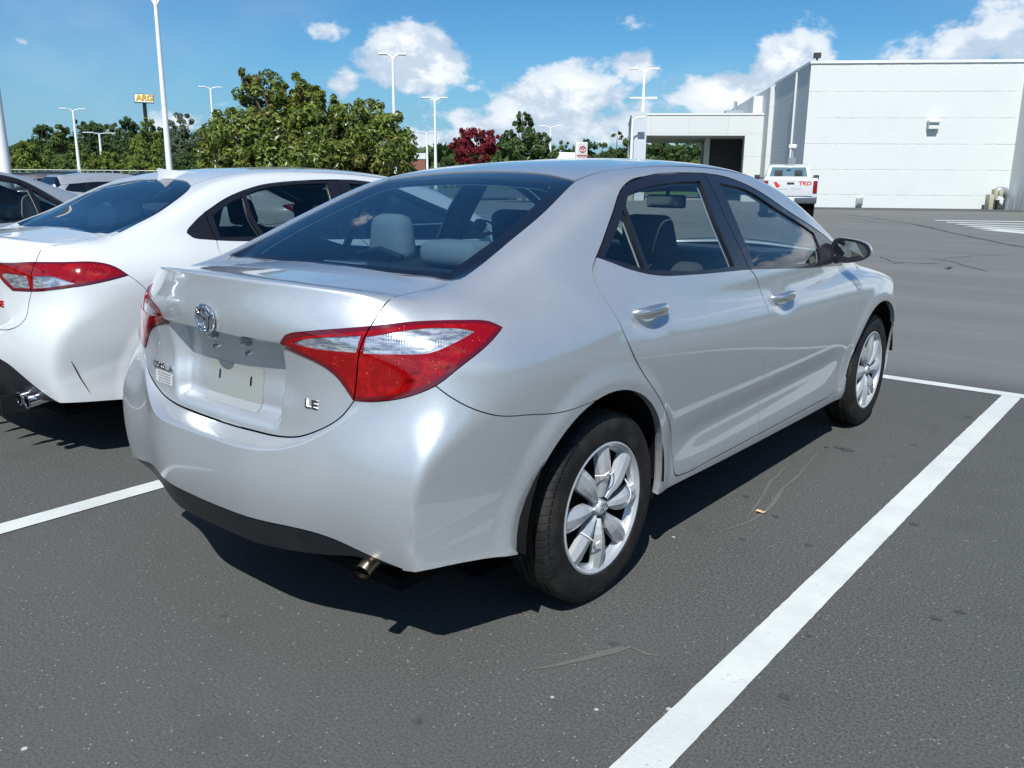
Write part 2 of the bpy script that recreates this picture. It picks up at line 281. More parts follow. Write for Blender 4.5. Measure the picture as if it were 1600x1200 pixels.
def make_F(P):
    W,PZ,DK,TP,CR,GA=[Sp(P[k]) for k in('W','PZ','DK','TP','CR','GA')]; SEAM,FR,CREST=[Ev(P[k]) for k in('SEAM','FR','CREST')]; R=Tab(P['zs'],P['xs'],P['R'])
    def F(x,y,z):
        s=W(y)+PZ(z)
        for cy,cz,r in P['arches']:
            d=np.hypot(y-cy,z-cz); s=s+.010*sst(r+.10,r+.015,d)*sst(.15,.3,z)
        dm=sst(.35,.7,y)*sst(2.25,1.9,y)
        s=s-.0055*dm*np.exp(-((z-.45-.03*(y-1.2))/.055)**2)
        zc=.405+.26*(y+.70); s=s+.0025*sst(zc+.04,zc-.03,z)*sst(-.30,-.52,y)
        for cy,cz in P['cups']: s=s-.024*np.exp(-(((y-cy+.01)/.088)**2+((z-cz)/.050)**2)**1.5)
        rr=R(x,z); A=P['ledge']*sst(.63,.12,x)
        rr=rr-A*sst(-.003,P.get('ledgew',.026),SEAM(x)-z)
        if P['pocket']:
            px=sst(.290,.235,x-.10*(z-.70)); pz=sst(.635,.70,z)*sst(.902,.893,z)
            rr=rr+P['pocket']*px*pz+.012*sst(.905,.885,z)*sst(.70,.80,z)*sst(.42,.25,x)
        if P['slash']:
            # crease from the lower corner of the bumper up and inboard
            t=(z-.30)/.26; rr=rr+.035*sst(.0,.12,x-(.70-.10*t))*0
            s=s-.020*sst(.54,.50,z+.25*(y+.62))*sst(-.40,-.60,y)*sst(.28,.36,z)
        deck=DK(y)-.10*x*x-.10*np.maximum(x-.5,0)**2
        deck=deck+P['duck']*np.exp(-((y-CREST(x)-.02)/.05)**2)*sst(.66,.45,x)*(y<.5)
        a=smax(z-deck,rr-y,P['kcrest']+.13*sst(.50,.66,x))
        a=smax(a,y-FR(x)+.33*(z-.5)**2,.08)
        L=smax(x-s,a,P.get('kc',.026)+(.22-P.get('kc',.026))*sst(.56,.88,z))
        q=z-.97; q=(q+np.sqrt(q*q+.0016))/2-.03; wf=sst(.10,.60,y); g=GA(y)-.50*(q*wf+(z-1.0)*(1-wf))-.22*np.where(z>1,1,1-wf)*(z-1.0)**2
        tp=TP(y)-CR(y)*x*x-.25*np.maximum(x-.42,0)**2
        G=smax(smax(x-g,(z-tp)*.9,.085),(.93-.13*wf-z)*1.2,.04)
        kb=np.where(x<.5,.004+.046*sst(.35,.5,x),.05+.10*sst(.25,-.15,y)*sst(.50,.62,x))
        return smin(L,G,kb)
    return F
def cast(F,o,d,tmax,n=26):
    N_=len(o); lo=np.zeros(N_); hi=np.full(N_,float(tmax)); act=np.arange(N_)
    for k in range(1,n+1):
        q=o[act]+d[act]*(tmax*k/n); ins=F(np.maximum(q[:,0],0),q[:,1],q[:,2])<0
        h=act[ins]; hi[h]=tmax*k/n; lo[h]=tmax*(k-1)/n; act=act[~ins]
        if not len(act): break
    G=lambda t: (lambda q:F(np.maximum(q[:,0],0),q[:,1],q[:,2]))(o+d*t[:,None])
    for k in range(11):
        m=(lo+hi)/2; ins=G(m)<0; hi=np.where(ins,m,hi); lo=np.where(ins,lo,m)
    a,b=G(lo),G(hi); t=np.where(np.abs(a-b)>1e-12,lo+(hi-lo)*a/np.where(np.abs(a-b)>1e-12,a-b,1),(lo+hi)/2); t=np.clip(t,lo,hi)
    return o+d*t[:,None]
def grad(F,P,e=3e-4):
    x,y,z=P.T; X=np.maximum(x,0)
    g=np.stack([F(X+e,y,z)-F(np.abs(X-e),y,z),F(X,y+e,z)-F(X,y-e,z),F(X,y,z+e)-F(X,y,z-e)],-1); return g/np.maximum(np.linalg.norm(g,axis=1,keepdims=True),1e-9)
class Wrap:
    def __init__(s,F,cx=.40,yr=-.30,yf=2.95,z0=.85,Rv=.5,Rc=.45):
        s.F=F; s.cx=cx; s.yr=yr; s.yf=yf; s.z0=z0; s.Rv=Rv; s.Rc=Rc
        s.u1=cx; s.u2=cx+Rc*math.pi/2; s.u3=s.u2+(yf-yr); s.u4=s.u3+Rc*math.pi/2; s.u5=s.u4+cx
    def pos(s,uv):
        u,v=uv.T; th=np.clip((u-s.u1)/s.Rc,0,math.pi/2)+np.clip((u-s.u3)/s.Rc,0,math.pi/2)
        ox=np.where(u<s.u1,u,np.where(u<s.u4,s.cx,s.u5-u)); oy=np.where(u<s.u2,s.yr,np.where(u<s.u3,s.yr+u-s.u2,s.yf))
        dx=np.sin(th); dy=-np.cos(th); dx=np.where((u<=0)|(u>=s.u5),0,dx); e=np.maximum(v-s.z0,0)/s.Rv
        o=np.stack([ox,oy,np.minimum(v,s.z0)],-1); d=np.stack([dx*np.cos(e),dy*np.cos(e),np.sin(e)],-1)
        return cast(s.F,o+d*1.15,-d,1.15)
    def inv(s,P):
        P=np.atleast_2d(P); x,y,z=P.T
        rear=y<s.yr; front=y>s.yf
        lr=np.where(x<s.cx,s.yr-y,np.hypot(x-s.cx,s.yr-y)); ur=np.where(x<s.cx,x,s.u1+s.Rc*np.arctan2(x-s.cx,np.maximum(s.yr-y,1e-9)))
        lf=np.where(x<s.cx,y-s.yf,np.hypot(x-s.cx,y-s.yf)); uf=np.where(x<s.cx,s.u5-x,s.u3+s.Rc*np.arctan2(np.maximum(y-s.yf,1e-9),np.maximum(x-s.cx,1e-9)))
        u=np.where(rear,ur,np.where(front,uf,s.u2+(y-s.yr))); lat=np.where(rear,lr,np.where(front,lf,x-s.cx))
        return np.stack([u,np.where(z<s.z0,z,s.z0+s.Rv*np.arctan2(z-s.z0,lat))],-1)
#ENDENGINE
def surf_pts(F,pts):
    """('s',y,z) side, ('r',x,z) rear, ('f',x,z) front, ('t',x,y) top, (x,y,z) free -> points on the surface"""
    out=np.zeros((len(pts),3)); O=[];D=[];I=[]
    for i,p in enumerate(pts):
        if p[0]=='s': o,d=(2,p[1],p[2]),(-1,0,0)
        elif p[0]=='r': o,d=(p[1],-2,p[2]),(0,1,0)
        elif p[0]=='f': o,d=(p[1],4.6,p[2]),(0,-1,0)
        elif p[0]=='t': o,d=(p[1],p[2],2.2),(0,0,-1)
        else: out[i]=p; continue
        O.append(o); D.append(d); I.append(i)
    if I: out[I]=cast(F,np.array(O,float),np.array(D,float),2.0,60)
    return out
def smooth_path(P,sharp,closed=True,step=.02):
    """Catmull-Rom through 2D points, corners kept where sharp"""
    n=len(P); out=[]
    for i in range(n if closed else n-1):
        p1,p2=P[i],P[(i+1)%n]; a=P[(i-1)%n] if (closed or i>0) else 2*p1-p2; b=P[(i+2)%n] if (closed or i+2<n) else 2*p2-p1
        L=np.linalg.norm(p2-p1); k=max(1,int(L/step))
        if sharp[i]: a=2*p1-p2
        if sharp[(i+1)%n]: b=2*p2-p1
        la=np.linalg.norm(p1-a)+1e-9; lb=np.linalg.norm(b-p2)+1e-9
        m1=((p2-p1)/L+(p1-a)/la)/2*L; m2=((p2-p1)/L+(b-p2)/lb)/2*L
        for j in range(k):
            t=j/k; out.append((2*t**3-3*t*t+1)*p1+(t**3-2*t*t+t)*m1+(-2*t**3+3*t*t)*p2+(t**3-t*t)*m2)
    if not closed: out.append(P[-1])
    return np.array(out)
def split_sharp(pts):
    P=[];s=[]
    for p in pts:
        if isinstance(p,str): s[-1]=True
        else: P.append(p); s.append(False)
    return P,s
def pip(poly,q):
    x,y=q.T; ins=np.zeros(len(q),bool); a=poly; b=np.roll(poly,-1,0)
    bb=(x>=poly[:,0].min())&(x<=poly[:,0].max())&(y>=poly[:,1].min())&(y<=poly[:,1].max()); ix=np.where(bb)[0]; xx,yy=x[ix],y[ix]; r=np.zeros(len(ix),bool)
    for (x1,y1),(x2,y2) in zip(a,b):
        if y1==y2: continue
        c=((y1>yy)!=(y2>yy)); r^=c&(xx<(x2-x1)*(yy-y1)/(y2-y1)+x1)
    ins[ix]=r; return ins
def dist_poly(poly,q,closed,lim):
    d=np.full(len(q),9.); a=poly if closed else poly[:-1]; b=np.roll(poly,-1,0) if closed else poly[1:]
    for p,r in zip(a,b):
        lo=np.minimum(p,r)-lim; hi=np.maximum(p,r)+lim; ix=np.where(((q>=lo)&(q<=hi)).all(1))[0]
        if not len(ix): continue
        e=r-p; t=np.clip(((q[ix]-p)@e)/max(e@e,1e-12),0,1); d[ix]=np.minimum(d[ix],np.linalg.norm(q[ix]-(p+t[:,None]*e),axis=1))
    return d
def offset_path(P,w,closed):
    n=len(P); a=np.roll(P,1,0); b=np.roll(P,-1,0)
    if not closed: a[0]=P[0]-(P[1]-P[0]); b[-1]=P[-1]+(P[-1]-P[-2])
    t1=(P-a)/np.maximum(np.linalg.norm(P-a,axis=1,keepdims=True),1e-9); t2=(b-P)/np.maximum(np.linalg.norm(b-P,axis=1,keepdims=True),1e-9)
    t=t1+t2; t/=np.maximum(np.linalg.norm(t,axis=1,keepdims=True),1e-9); nn=np.stack([-t[:,1],t[:,0]],-1)
    c=np.maximum(np.abs((t*t1).sum(1)),.4); return P+nn*(w/c)[:,None]
class Sheet:
    """triangulated 2D domain with labelled regions"""
    def __init__(s,toP,F,grid,regions,gaps,outer,umax=None):
        # regions: list (name, closed path); gaps: list (path, closed, width, set(names that it may cut) or None)
        V=[tuple(p) for p in grid]; E=[]
        def addpath(P,closed):
            k=len(V); V.extend(map(tuple,P)); n=len(P); E.extend((k+i,k+(i+1)%n) for i in range(n if closed else n-1))
        um=outer[:,0].max() if umax is None else umax
        def fx(P):
            P=P.copy(); a=P[:,0]<=1e-7; b=P[:,0]>=um-1e-7; P[a,0]=-.03; P[b,0]=um+.03; return P
        regions=[(nm,fx(P)) for nm,P in regions]; gaps=[(fx(P),cl,w,o) for P,cl,w,o in gaps]
        for nm,P in regions: addpath(P,True)
        addpath(outer,True)
        for P,cl,w,_ in gaps: addpath(offset_path(P,w/2,cl),cl); addpath(offset_path(P,-w/2,cl),cl)
        r=geometry.delaunay_2d_cdt([Vector(v) for v in V],E,[],0,1e-6,False)
        s.uv=np.array([tuple(v) for v in r[0]]); s.T=np.array([f for f in r[2] if len(f)==3])
        c=s.uv[s.T].mean(1); lab=np.full(len(c),-1); s.names=[nm for nm,_ in regions]
        inside=pip(outer,c)
        for i,(nm,P) in enumerate(regions):
            m=(lab<0)&pip(P,c); lab[m]=i
        s.default=len(s.names); s.names.append('body'); lab[lab<0]=s.default
        for P,cl,w,only in gaps:
            near=dist_poly(P,c,cl,w)<w/2*1.02
            if only is not None: near&=np.isin(lab,[i for i,n in enumerate(s.names) if n in only])
            lab[near]=-2
        lab[~inside]=-1; keep=lab!=-1; s.T=s.T[keep]; s.lab=lab[keep]
        used=np.unique(s.T); mp=np.full(len(s.uv),-1); mp[used]=np.arange(len(used)); s.uv=s.uv[used]; s.T=mp[s.T]
        s.P=toP(s.uv); s.N=grad(F,s.P)
        # consistent orientation
        a,b,c=s.P[s.T[:,0]],s.P[s.T[:,1]],s.P[s.T[:,2]]; fn=np.cross(b-a,c-a); flip=(fn*s.N[s.T[:,0]]).sum(1)<0; s.T[flip]=s.T[flip][:,::-1]
        ar=np.linalg.norm(fn,axis=1); s.T=s.T[ar>1e-10]; s.lab=s.lab[ar>1e-10]
    def take(s,names):
        ids=[i for i,n in enumerate(s.names) if n in names]
        m=np.isin(s.lab,ids) if names!='all' else s.lab>=-2
        T=s.T[m]; used=np.unique(T); mp=np.full(len(s.P),-1); mp[used]=np.arange(len(used)); return s.P[used],s.N[used],mp[T]
def merge(parts):
    Ps,Ns,Ts=[],[],[]; k=0
    for P,N_,T in parts: Ps.append(P); Ns.append(N_); Ts.append(T+k); k+=len(P)
    return np.concatenate(Ps),np.concatenate(Ns),np.concatenate(Ts)
def mirror(p):
    P,N_,T=p; m=np.array([-1,1,1]); return P*m,N_*m,T[:,::-1]
def panel(name,part,m,parent,off=0,flange=.012,fdir=None,loc=None,uvscale=1):
    """a skin with exact surface normals; its open edges are turned inwards by a flange"""
    P,N_,T=part
    if not len(T): return None
    P=P+N_*off; nv=len(P)
    key=np.round(P/2e-5).astype(np.int64); _,inv=np.unique(key,axis=0,return_inverse=True); inv=inv.ravel()
    first={}; rep=np.empty(nv,int)
    for i,k in enumerate(inv): rep[i]=first.setdefault(k,i)
    G=rep[T]; ok=(G[:,0]!=G[:,1])&(G[:,1]!=G[:,2])&(G[:,0]!=G[:,2]); T=T[ok]; G=G[ok]
    verts=P; faces=T; fl=[]
    if flange:
        e=np.concatenate([G[:,[0,1]],G[:,[1,2]],G[:,[2,0]]]); orig=np.concatenate([T[:,[0,1]],T[:,[1,2]],T[:,[2,0]]])
        kk=np.sort(e,1); k1=kk[:,0].astype(np.int64)*nv+kk[:,1]; u,ix,cnt=np.unique(k1,return_index=True,return_counts=True)
        bo=orig[ix[cnt==1]]; mid=P[bo].mean(1); bo=bo[np.abs(mid[:,0])>2e-4]
        bv=np.unique(bo); mp={int(v):nv+i for i,v in enumerate(bv)}
        D=-N_[bv]*flange
        if fdir is not None: D=fdir(P[bv],N_[bv])
        verts=np.concatenate([P,P[bv]+D]); fl=[(int(b),int(a),mp[int(a)],mp[int(b)]) for a,b in bo]
    me=bpy.data.meshes.new(name); me.from_pydata(verts.tolist(),[],faces.tolist()+fl); me.materials.append(m)
    nt_=len(faces); sm=np.zeros(len(me.polygons),bool); sm[:nt_]=True; me.polygons.foreach_set('use_smooth',sm)
    ln=np.zeros((len(me.loops),3)); ln[:nt_*3]=N_[faces.reshape(-1)]
    if fl:
        vv=np.array(verts)[np.array(fl)]; n=np.cross(vv[:,1]-vv[:,0],vv[:,3]-vv[:,0]); n/=np.maximum(np.linalg.norm(n,axis=1,keepdims=True),1e-9); ln[nt_*3:]=np.repeat(n,4,0)
    me.normals_split_custom_set(ln.tolist())
    o=bpy.data.objects.new(name,me); return link(o,parent)
# tread blocks as real relief in the tyre's bump
M_handle=mat('handle_silver',(.55,.58,.60),.20,.85,.8)
M_mirror=mat('mirror_silver',(.42,.47,.46),.02,1.0)
M_brake3=mat('brake_lens',(.30,.28,.30),.2,coat=1)
M_tyre_tread=mat('tyre_tread',(.012,.012,.013),.68,spec=.25)
N=NT(M_tyre_tread); o=N.obj(); sp_=N.n('ShaderNodeSeparateXYZ',{0:o}).outputs
ang=N.math('ARCTAN2',sp_[2],sp_[1]); wave=N.math('SINE',N.math('ADD',N.math('MULTIPLY',ang,76),N.math('MULTIPLY',sp_[0],60)))
rad_=N.math('SQRT',N.math('ADD',N.math('MULTIPLY',sp_[1],sp_[1]),N.math('MULTIPLY',sp_[2],sp_[2])))
tread=N.ss(rad_,.292,.300); side_=N.math('SUBTRACT',1,tread)
let=N.math('MULTIPLY',N.math('MULTIPLY',N.ss(N.noise(o,40,1,.3),.55,.6),side_),N.ss(rad_,.255,.27))
h=N.math('ADD',N.math('MULTIPLY',N.ss(wave,.75,.95,1.,0.),tread),N.math('MULTIPLY',let,.12))
ringw=N.math('SINE',N.math('MULTIPLY',rad_,700)); h=N.math('ADD',h,N.math('MULTIPLY',N.math('MULTIPLY',ringw,side_),.03))
N.put(N.b.inputs['Normal'],N.bump(h,.9,.006)); dirt=N.ss(N.noise(o,9,5,.65),.4,.7)
N.put(N.b.inputs['Base Color'],N.mix(dirt,c4(.009,.009,.010),c4(.026,.025,.023)))
# ================= car builder =================
def crest_line(P,xs=(0,.1,.2,.3,.4,.5),zmin=1.0,nz=.75):
    F=make_F(P); out=[]
    for x in xs:
        ys=np.linspace(-.90,-.50,500); q=cast(F,np.stack([0*ys+x,ys,0*ys+2.2],1),np.tile([0,0,-1.],(500,1)),2.,60); n=grad(F,q); out.append(float(ys[np.where((q[:,2]>zmin)&(n[:,2]>nz))[0][0]]))
    return out
RS=crest_line(SILVER); RW=crest_line(WHITE)
SILVER_FEAT=dict(
    rail=[('t',0,RS[0]),('t',.1,RS[1]),('t',.2,RS[2]),('t',.3,RS[3]),('t',.4,RS[4]),('t',.5,RS[5]),('t',.569,-.640),'!',('t',.545,-.55),('t',.537,-.47),('t',.545,-.40),('t',.582,-.380),'!',('t',.565,-.174),('t',.540,.056),('t',.477,.325),'!',('t',.482,.49),('t',.512,.60),
          ('t',.54,.8),('t',.562,1.1),('t',.575,1.4),('t',.585,1.7),('t',.605,1.95),('t',.64,2.3),('t',.67,2.62),'!',('t',.73,2.72),('t',.74,3.0),('t',.66,3.25),('t',.45,3.42),('t',0,3.52),'!'],
    bottom=[('r',0,.297),('r',.25,.300),('r',.44,.312),('r',.56,.335),('r',.63,.338),('r',.70,.335),('s',-.60,.325),('s',-.40,.296),('s',-.15,.26),('s',.34,.262),('s',.9,.25),('s',1.7,.24),('s',2.3,.232),('s',2.7,.2),('s',2.98,.22),('f',.6,.2),('f',0,.2)],
    dlo=[('s',.089,1.104),'!',('s',.248,1.220),('s',.41,1.318),('s',.50,1.345),('s',.62,1.358),('s',.80,1.366),('s',1.027,1.371),('s',1.237,1.356),('s',1.468,1.302),('s',1.721,1.205),('s',1.932,1.135),('s',2.10,1.075),('s',2.21,1.02),('s',2.23,.930),'!',('s',1.6,.965),('s',1.059,.999),('s',.590,1.015),('s',.362,1.030),('s',.23,1.058),('s',.14,1.088)],
    panes=[('quarter_window',[('s',.128,1.102),'!',('s',.336,1.243),'!',('s',.325,1.15),('s',.318,1.052),'!']),
           ('rear_side_window',[('s',.362,1.256),'!',('s',.405,1.289),('s',.502,1.312),('s',.732,1.334),('s',.968,1.341),'!',('s',.935,1.19),('s',.937,1.019),'!',('s',.601,1.027),('s',.340,1.049),'!',('s',.347,1.15)]),
           ('front_side_window',[('s',1.129,1.334),'!',('s',1.357,1.305),('s',1.602,1.216),('s',1.859,1.130),('s',1.935,1.102),'!',('s',1.93,1.03),('s',1.879,.967),'!',('s',1.108,1.010),'!',('s',1.11,1.18)])],
    door_r=[('s',.089,1.104),'!',('s',.048,1.067),('s',.030,1.02),('s',.030,.961),('s',.065,.853),('s',.143,.746),('s',.288,.607),('s',.40,.475),('s',.45,.36),('s',.475,.298),('s',.53,.285),('s',.8,.283),('s',1.19,.283),'!',
            ('s',1.186,.377),('s',1.172,.512),('s',1.160,.64),('s',1.150,.80),('s',1.125,.92),('s',1.085,.98),('s',1.052,1.005),'!',('s',1.03,1.187),('s',1.040,1.371),'!',('s',.62,1.358),('s',.41,1.318),('s',.248,1.220)],
    door_f=[('s',1.19,.283),'!',('s',1.186,.377),('s',1.172,.512),('s',1.160,.64),('s',1.150,.80),('s',1.125,.92),('s',1.085,.98),('s',1.052,1.005),'!',('s',1.03,1.187),('s',1.040,1.371),'!',('s',1.237,1.356),('s',1.468,1.302),('s',1.721,1.205),('s',1.932,1.135),('s',2.10,1.075),('s',2.21,1.02),'!',('s',2.24,.93),('s',2.27,.80),('s',2.29,.6),('s',2.285,.45),('s',2.21,.325),('s',2.10,.288),('s',1.9,.285),'!'],
    lid=[('t',.569,-.640),'!',('r',.568,.965),('r',.556,.90),('r',.548,.82),('r',.543,.770),'!',('r',.507,.722),('r',.436,.676),('r',.36,.645),('r',.28,.631),('r',.15,.626),('r',0,.625),'!'],
    lamp=[('r',.298,.891),'!',(.327,-.804,.924),(.393,-.787,.940),(.566,-.712,.965),(.655,-.632,.977),(.734,-.546,.979),(.771,-.473,.971),(.793,-.445,.954),'!',(.801,-.520,.917),(.785,-.601,.873),(.744,-.654,.825),(.697,-.690,.799),(.659,-.710,.786),(.590,-.740,.773),(.541,-.755,.771),'!',(.482,-.764,.832),(.418,-.779,.863),(.348,-.791,.880)],
    clear=[[(.352,-.799,.906),'!',(.387,-.790,.920),(.477,-.763,.933),(.552,-.729,.941),'!',(.547,-.743,.898),'!',(.478,-.766,.897),(.422,-.781,.898)],
           [(.566,-.727,.939),'!',(.679,-.632,.961),(.748,-.561,.960),(.772,-.532,.951),'!',(.749,-.610,.921),(.721,-.648,.905),(.650,-.698,.900),(.566,-.737,.897),'!']],
    bseam=[(.744,-.654,.825),(.769,-.634,.800),(.810,-.581,.760),(.839,-.511,.731),(.868,-.40,.714),(.882,-.30,.700),(.888,-.12,.705)],
    valance=[('r',0,.392),'!',('r',.25,.394),('r',.40,.391),('r',.49,.381),('r',.56,.366),('r',.63,.353),('r',.71,.340),'!',('r',.71,.2),'!',('r',0,.2),'!'],
    fbump=[('s',2.99,.60),'!',('s',3.12,.72),('f',.60,.72),('f',0,.70),'!',('f',0,.1),'!',('s',2.3,.1),'!',('s',2.9,.3),'!'],
    head=[('s',2.93,.80),'!',('s',3.1,.845),('f',.60,.79),('f',.45,.72),'!',('f',.6,.66),('s',3.2,.70),('s',3.02,.73)],
    rwin=[('t',0,-.386),'!',('t',.085,-.386),('t',.386,-.373),('t',.582,-.380),'!',('t',.9,-.2),'!',('t',.9,.20),'!',('t',.477,.325),'!',('t',.25,.405),('t',0,.43),'!'],
    rpane=[('t',0,-.353),'!',('t',.109,-.353),('t',.35,-.350),('t',.500,-.340),'!',('t',.505,-.149),('t',.475,.078),('t',.440,.222),'!',('t',.42,.255),('t',.2,.30),('t',0,.315),'!'],
    wind=[('t',0,1.98),'!',('t',.35,1.96),('t',.56,1.86),'!',('t',.59,2.1),('t',.66,2.60),'!',('t',.4,2.72),('t',0,2.76),'!'],
    hoodline=2.70)
class Car: pass
def make_wheels(root,P,xw=.755,R_=.316,cover='petal',ties=False,rim=.205):
    # tyre: rounded section with circumferential grooves
    prof=[]
    hw=.1025
    sec=[(-.100,.225),(-.104,.245),(-.1045,.268),(-.100,.290),(-.088,.307),(-.078,.3125),(-.052,.3155),(-.050,.308),(-.044,.308),(-.042,.3158),(-.016,.316),(-.014,.308),(-.008,.308),(-.006,.316),(.006,.316),(.008,.308),(.014,.308),(.016,.316),(.042,.3158),(.044,.308),(.050,.308),(.052,.3155),(.078,.3125),(.088,.307),(.100,.290),(.1045,.268),(.104,.245),(.100,.225)]
    sec=[(x*.82+.016,r*R_/.316) for x,r in sec]
    rr=.210*R_/.316
    tm=MB().lathe([(r,x) for x,r in sec]+[(.205,.08),(.205,-.08)],96,close=True)
    me=None; first=None; ws=[]
    wheels=[]
    for (sx,y) in ((1,0),(1,2.70),(-1,0),(-1,2.70)):
        w=bpy.data.objects.new('wheel',None); link(w,root); w.location=(sx*xw,y,R_); w.rotation_euler=(0,0,0 if sx>0 else math.pi)
        if first is None:
            t=tm.build('tyre',M_tyre_tread,w,smooth=True,angle=rad(30)); first=t
            # cavity drum
            d=MB().lathe([(.204,.06),(.204,-.06),(.0,-.06)],48).build('brake_drum',M_hubdark,w,smooth=True)
            c=MB()
            # outer ring of the cover
            c.lathe([(.198,.075),(.203,.090),(.2125,.0985),(.2185,.0965),(.2185,.08),(.206,.078)],96)
            n=8 if cover=='petal' else 5
            for k in range(n):
                a0=2*math.pi*k/n+(-.04 if cover=='petal' else .3)
                rs=[.036,.060,.085,.115,.145,.175,.204] ; wl=[.010,.020,.032,.036,.034,.032,.030]; wr=[.010,.013,.018,.026,.033,.037,.038]; hh=[.088,.093,.099,.103,.102,.099,.0935]
                if n==5: wl=[.03,.028,.024,.02,.022,.028,.04]; wr=wl
                vs=[]
                for i,r in enumerate(rs):
                    for off,dz in((-wl[i],-.030),(-wl[i]*.96,-.012),(-wl[i]*.15-.004,0),(wr[i]*.45,-.004),(wr[i]*.97,-.014),(wr[i],-.032)):
                        h=hh[i]+dz; vs.append((h,r*math.cos(a0)-off*math.sin(a0),r*math.sin(a0)+off*math.cos(a0)))
                c.add(vs,[(i*6+j,i*6+j+1,(i+1)*6+j+1,(i+1)*6+j) for i in range(6) for j in range(5)])
                # recessed web between blades near the rim
                vs=[];a1=a0+2*math.pi/n
                for t_ in range(7):
                    a=a0+(a1-a0)*t_/6; vs+=[(.066,.188*math.cos(a),.188*math.sin(a)),(.080,.201*math.cos(a),.201*math.sin(a))]
                c.add(vs,[(2*i,2*i+1,2*i+3,2*i+2) for i in range(6)])
            c.lathe([(.0,.092),(.020,.092),(.024,.088),(.026,.080),(.036,.074),(.038,.055)],40)
            c=c.build('wheel_cover',M_cover,w,smooth=True,angle=rad(11))
            lg=MB()
            for (a,b,q) in((.019,.013,0),(.006,.012,.001),(.012,.0065,-.005)):
                pts=[(.0955,q+b*math.sin(t)*1.0,a*math.cos(t)*0+0) for t in(0,)]
                ring=[(.0952,a*math.cos(2*math.pi*j/24),q*-1+b*math.sin(2*math.pi*j/24)) for j in range(25)]; lg.tube(ring,.0011,6)
            lg.build('hub_emblem',M_chrome,w,smooth=True)
            proto=list(w.children)
        else:
            for ch in proto: d=ch.copy(); C.objects.link(d); d.parent=w
        wheels.append(w)
    if ties:
        for an,r in((1.52,.118),(.10,.135),(3.95,.115)):
            T=MB(); ct,st=math.cos(an),math.sin(an)
            pts=[]
            for j in range(13):
                o=(j/12-.5)*.105; h=.112-abs(o)**2*9; pts.append((h,r*ct-o*st,r*st+o*ct))
            T.tube(pts,.0022,6); T.tube([pts[9],(pts[9][0]+.012,pts[9][1]+.01,pts[9][2]+.012)],[.004,.002],6); T.build('zip_tie',M_tie,wheels[0],smooth=True)
    return wheels
def emblem_rings(parent,p,xa,ya,s,m,name='emblem'):
    """three overlapping ovals"""
    f=frame(p,xa,ya); e=MB()
    def ring(a,b,cx,cy,r,flat=1):
        pts=[f@Vector((cx+a*math.cos(2*math.pi*j/48),cy+b*math.sin(2*math.pi*j/48),.004)) for j in range(49)]; e.tube(pts,r,8)
    ring(s,s*.86,0,0,s*.085); ring(s*.70,s*.30,0,s*.40,s*.065); ring(s*.30,s*.72,0,s*.02,s*.065)
    return e.build(name,m,parent,smooth=True)
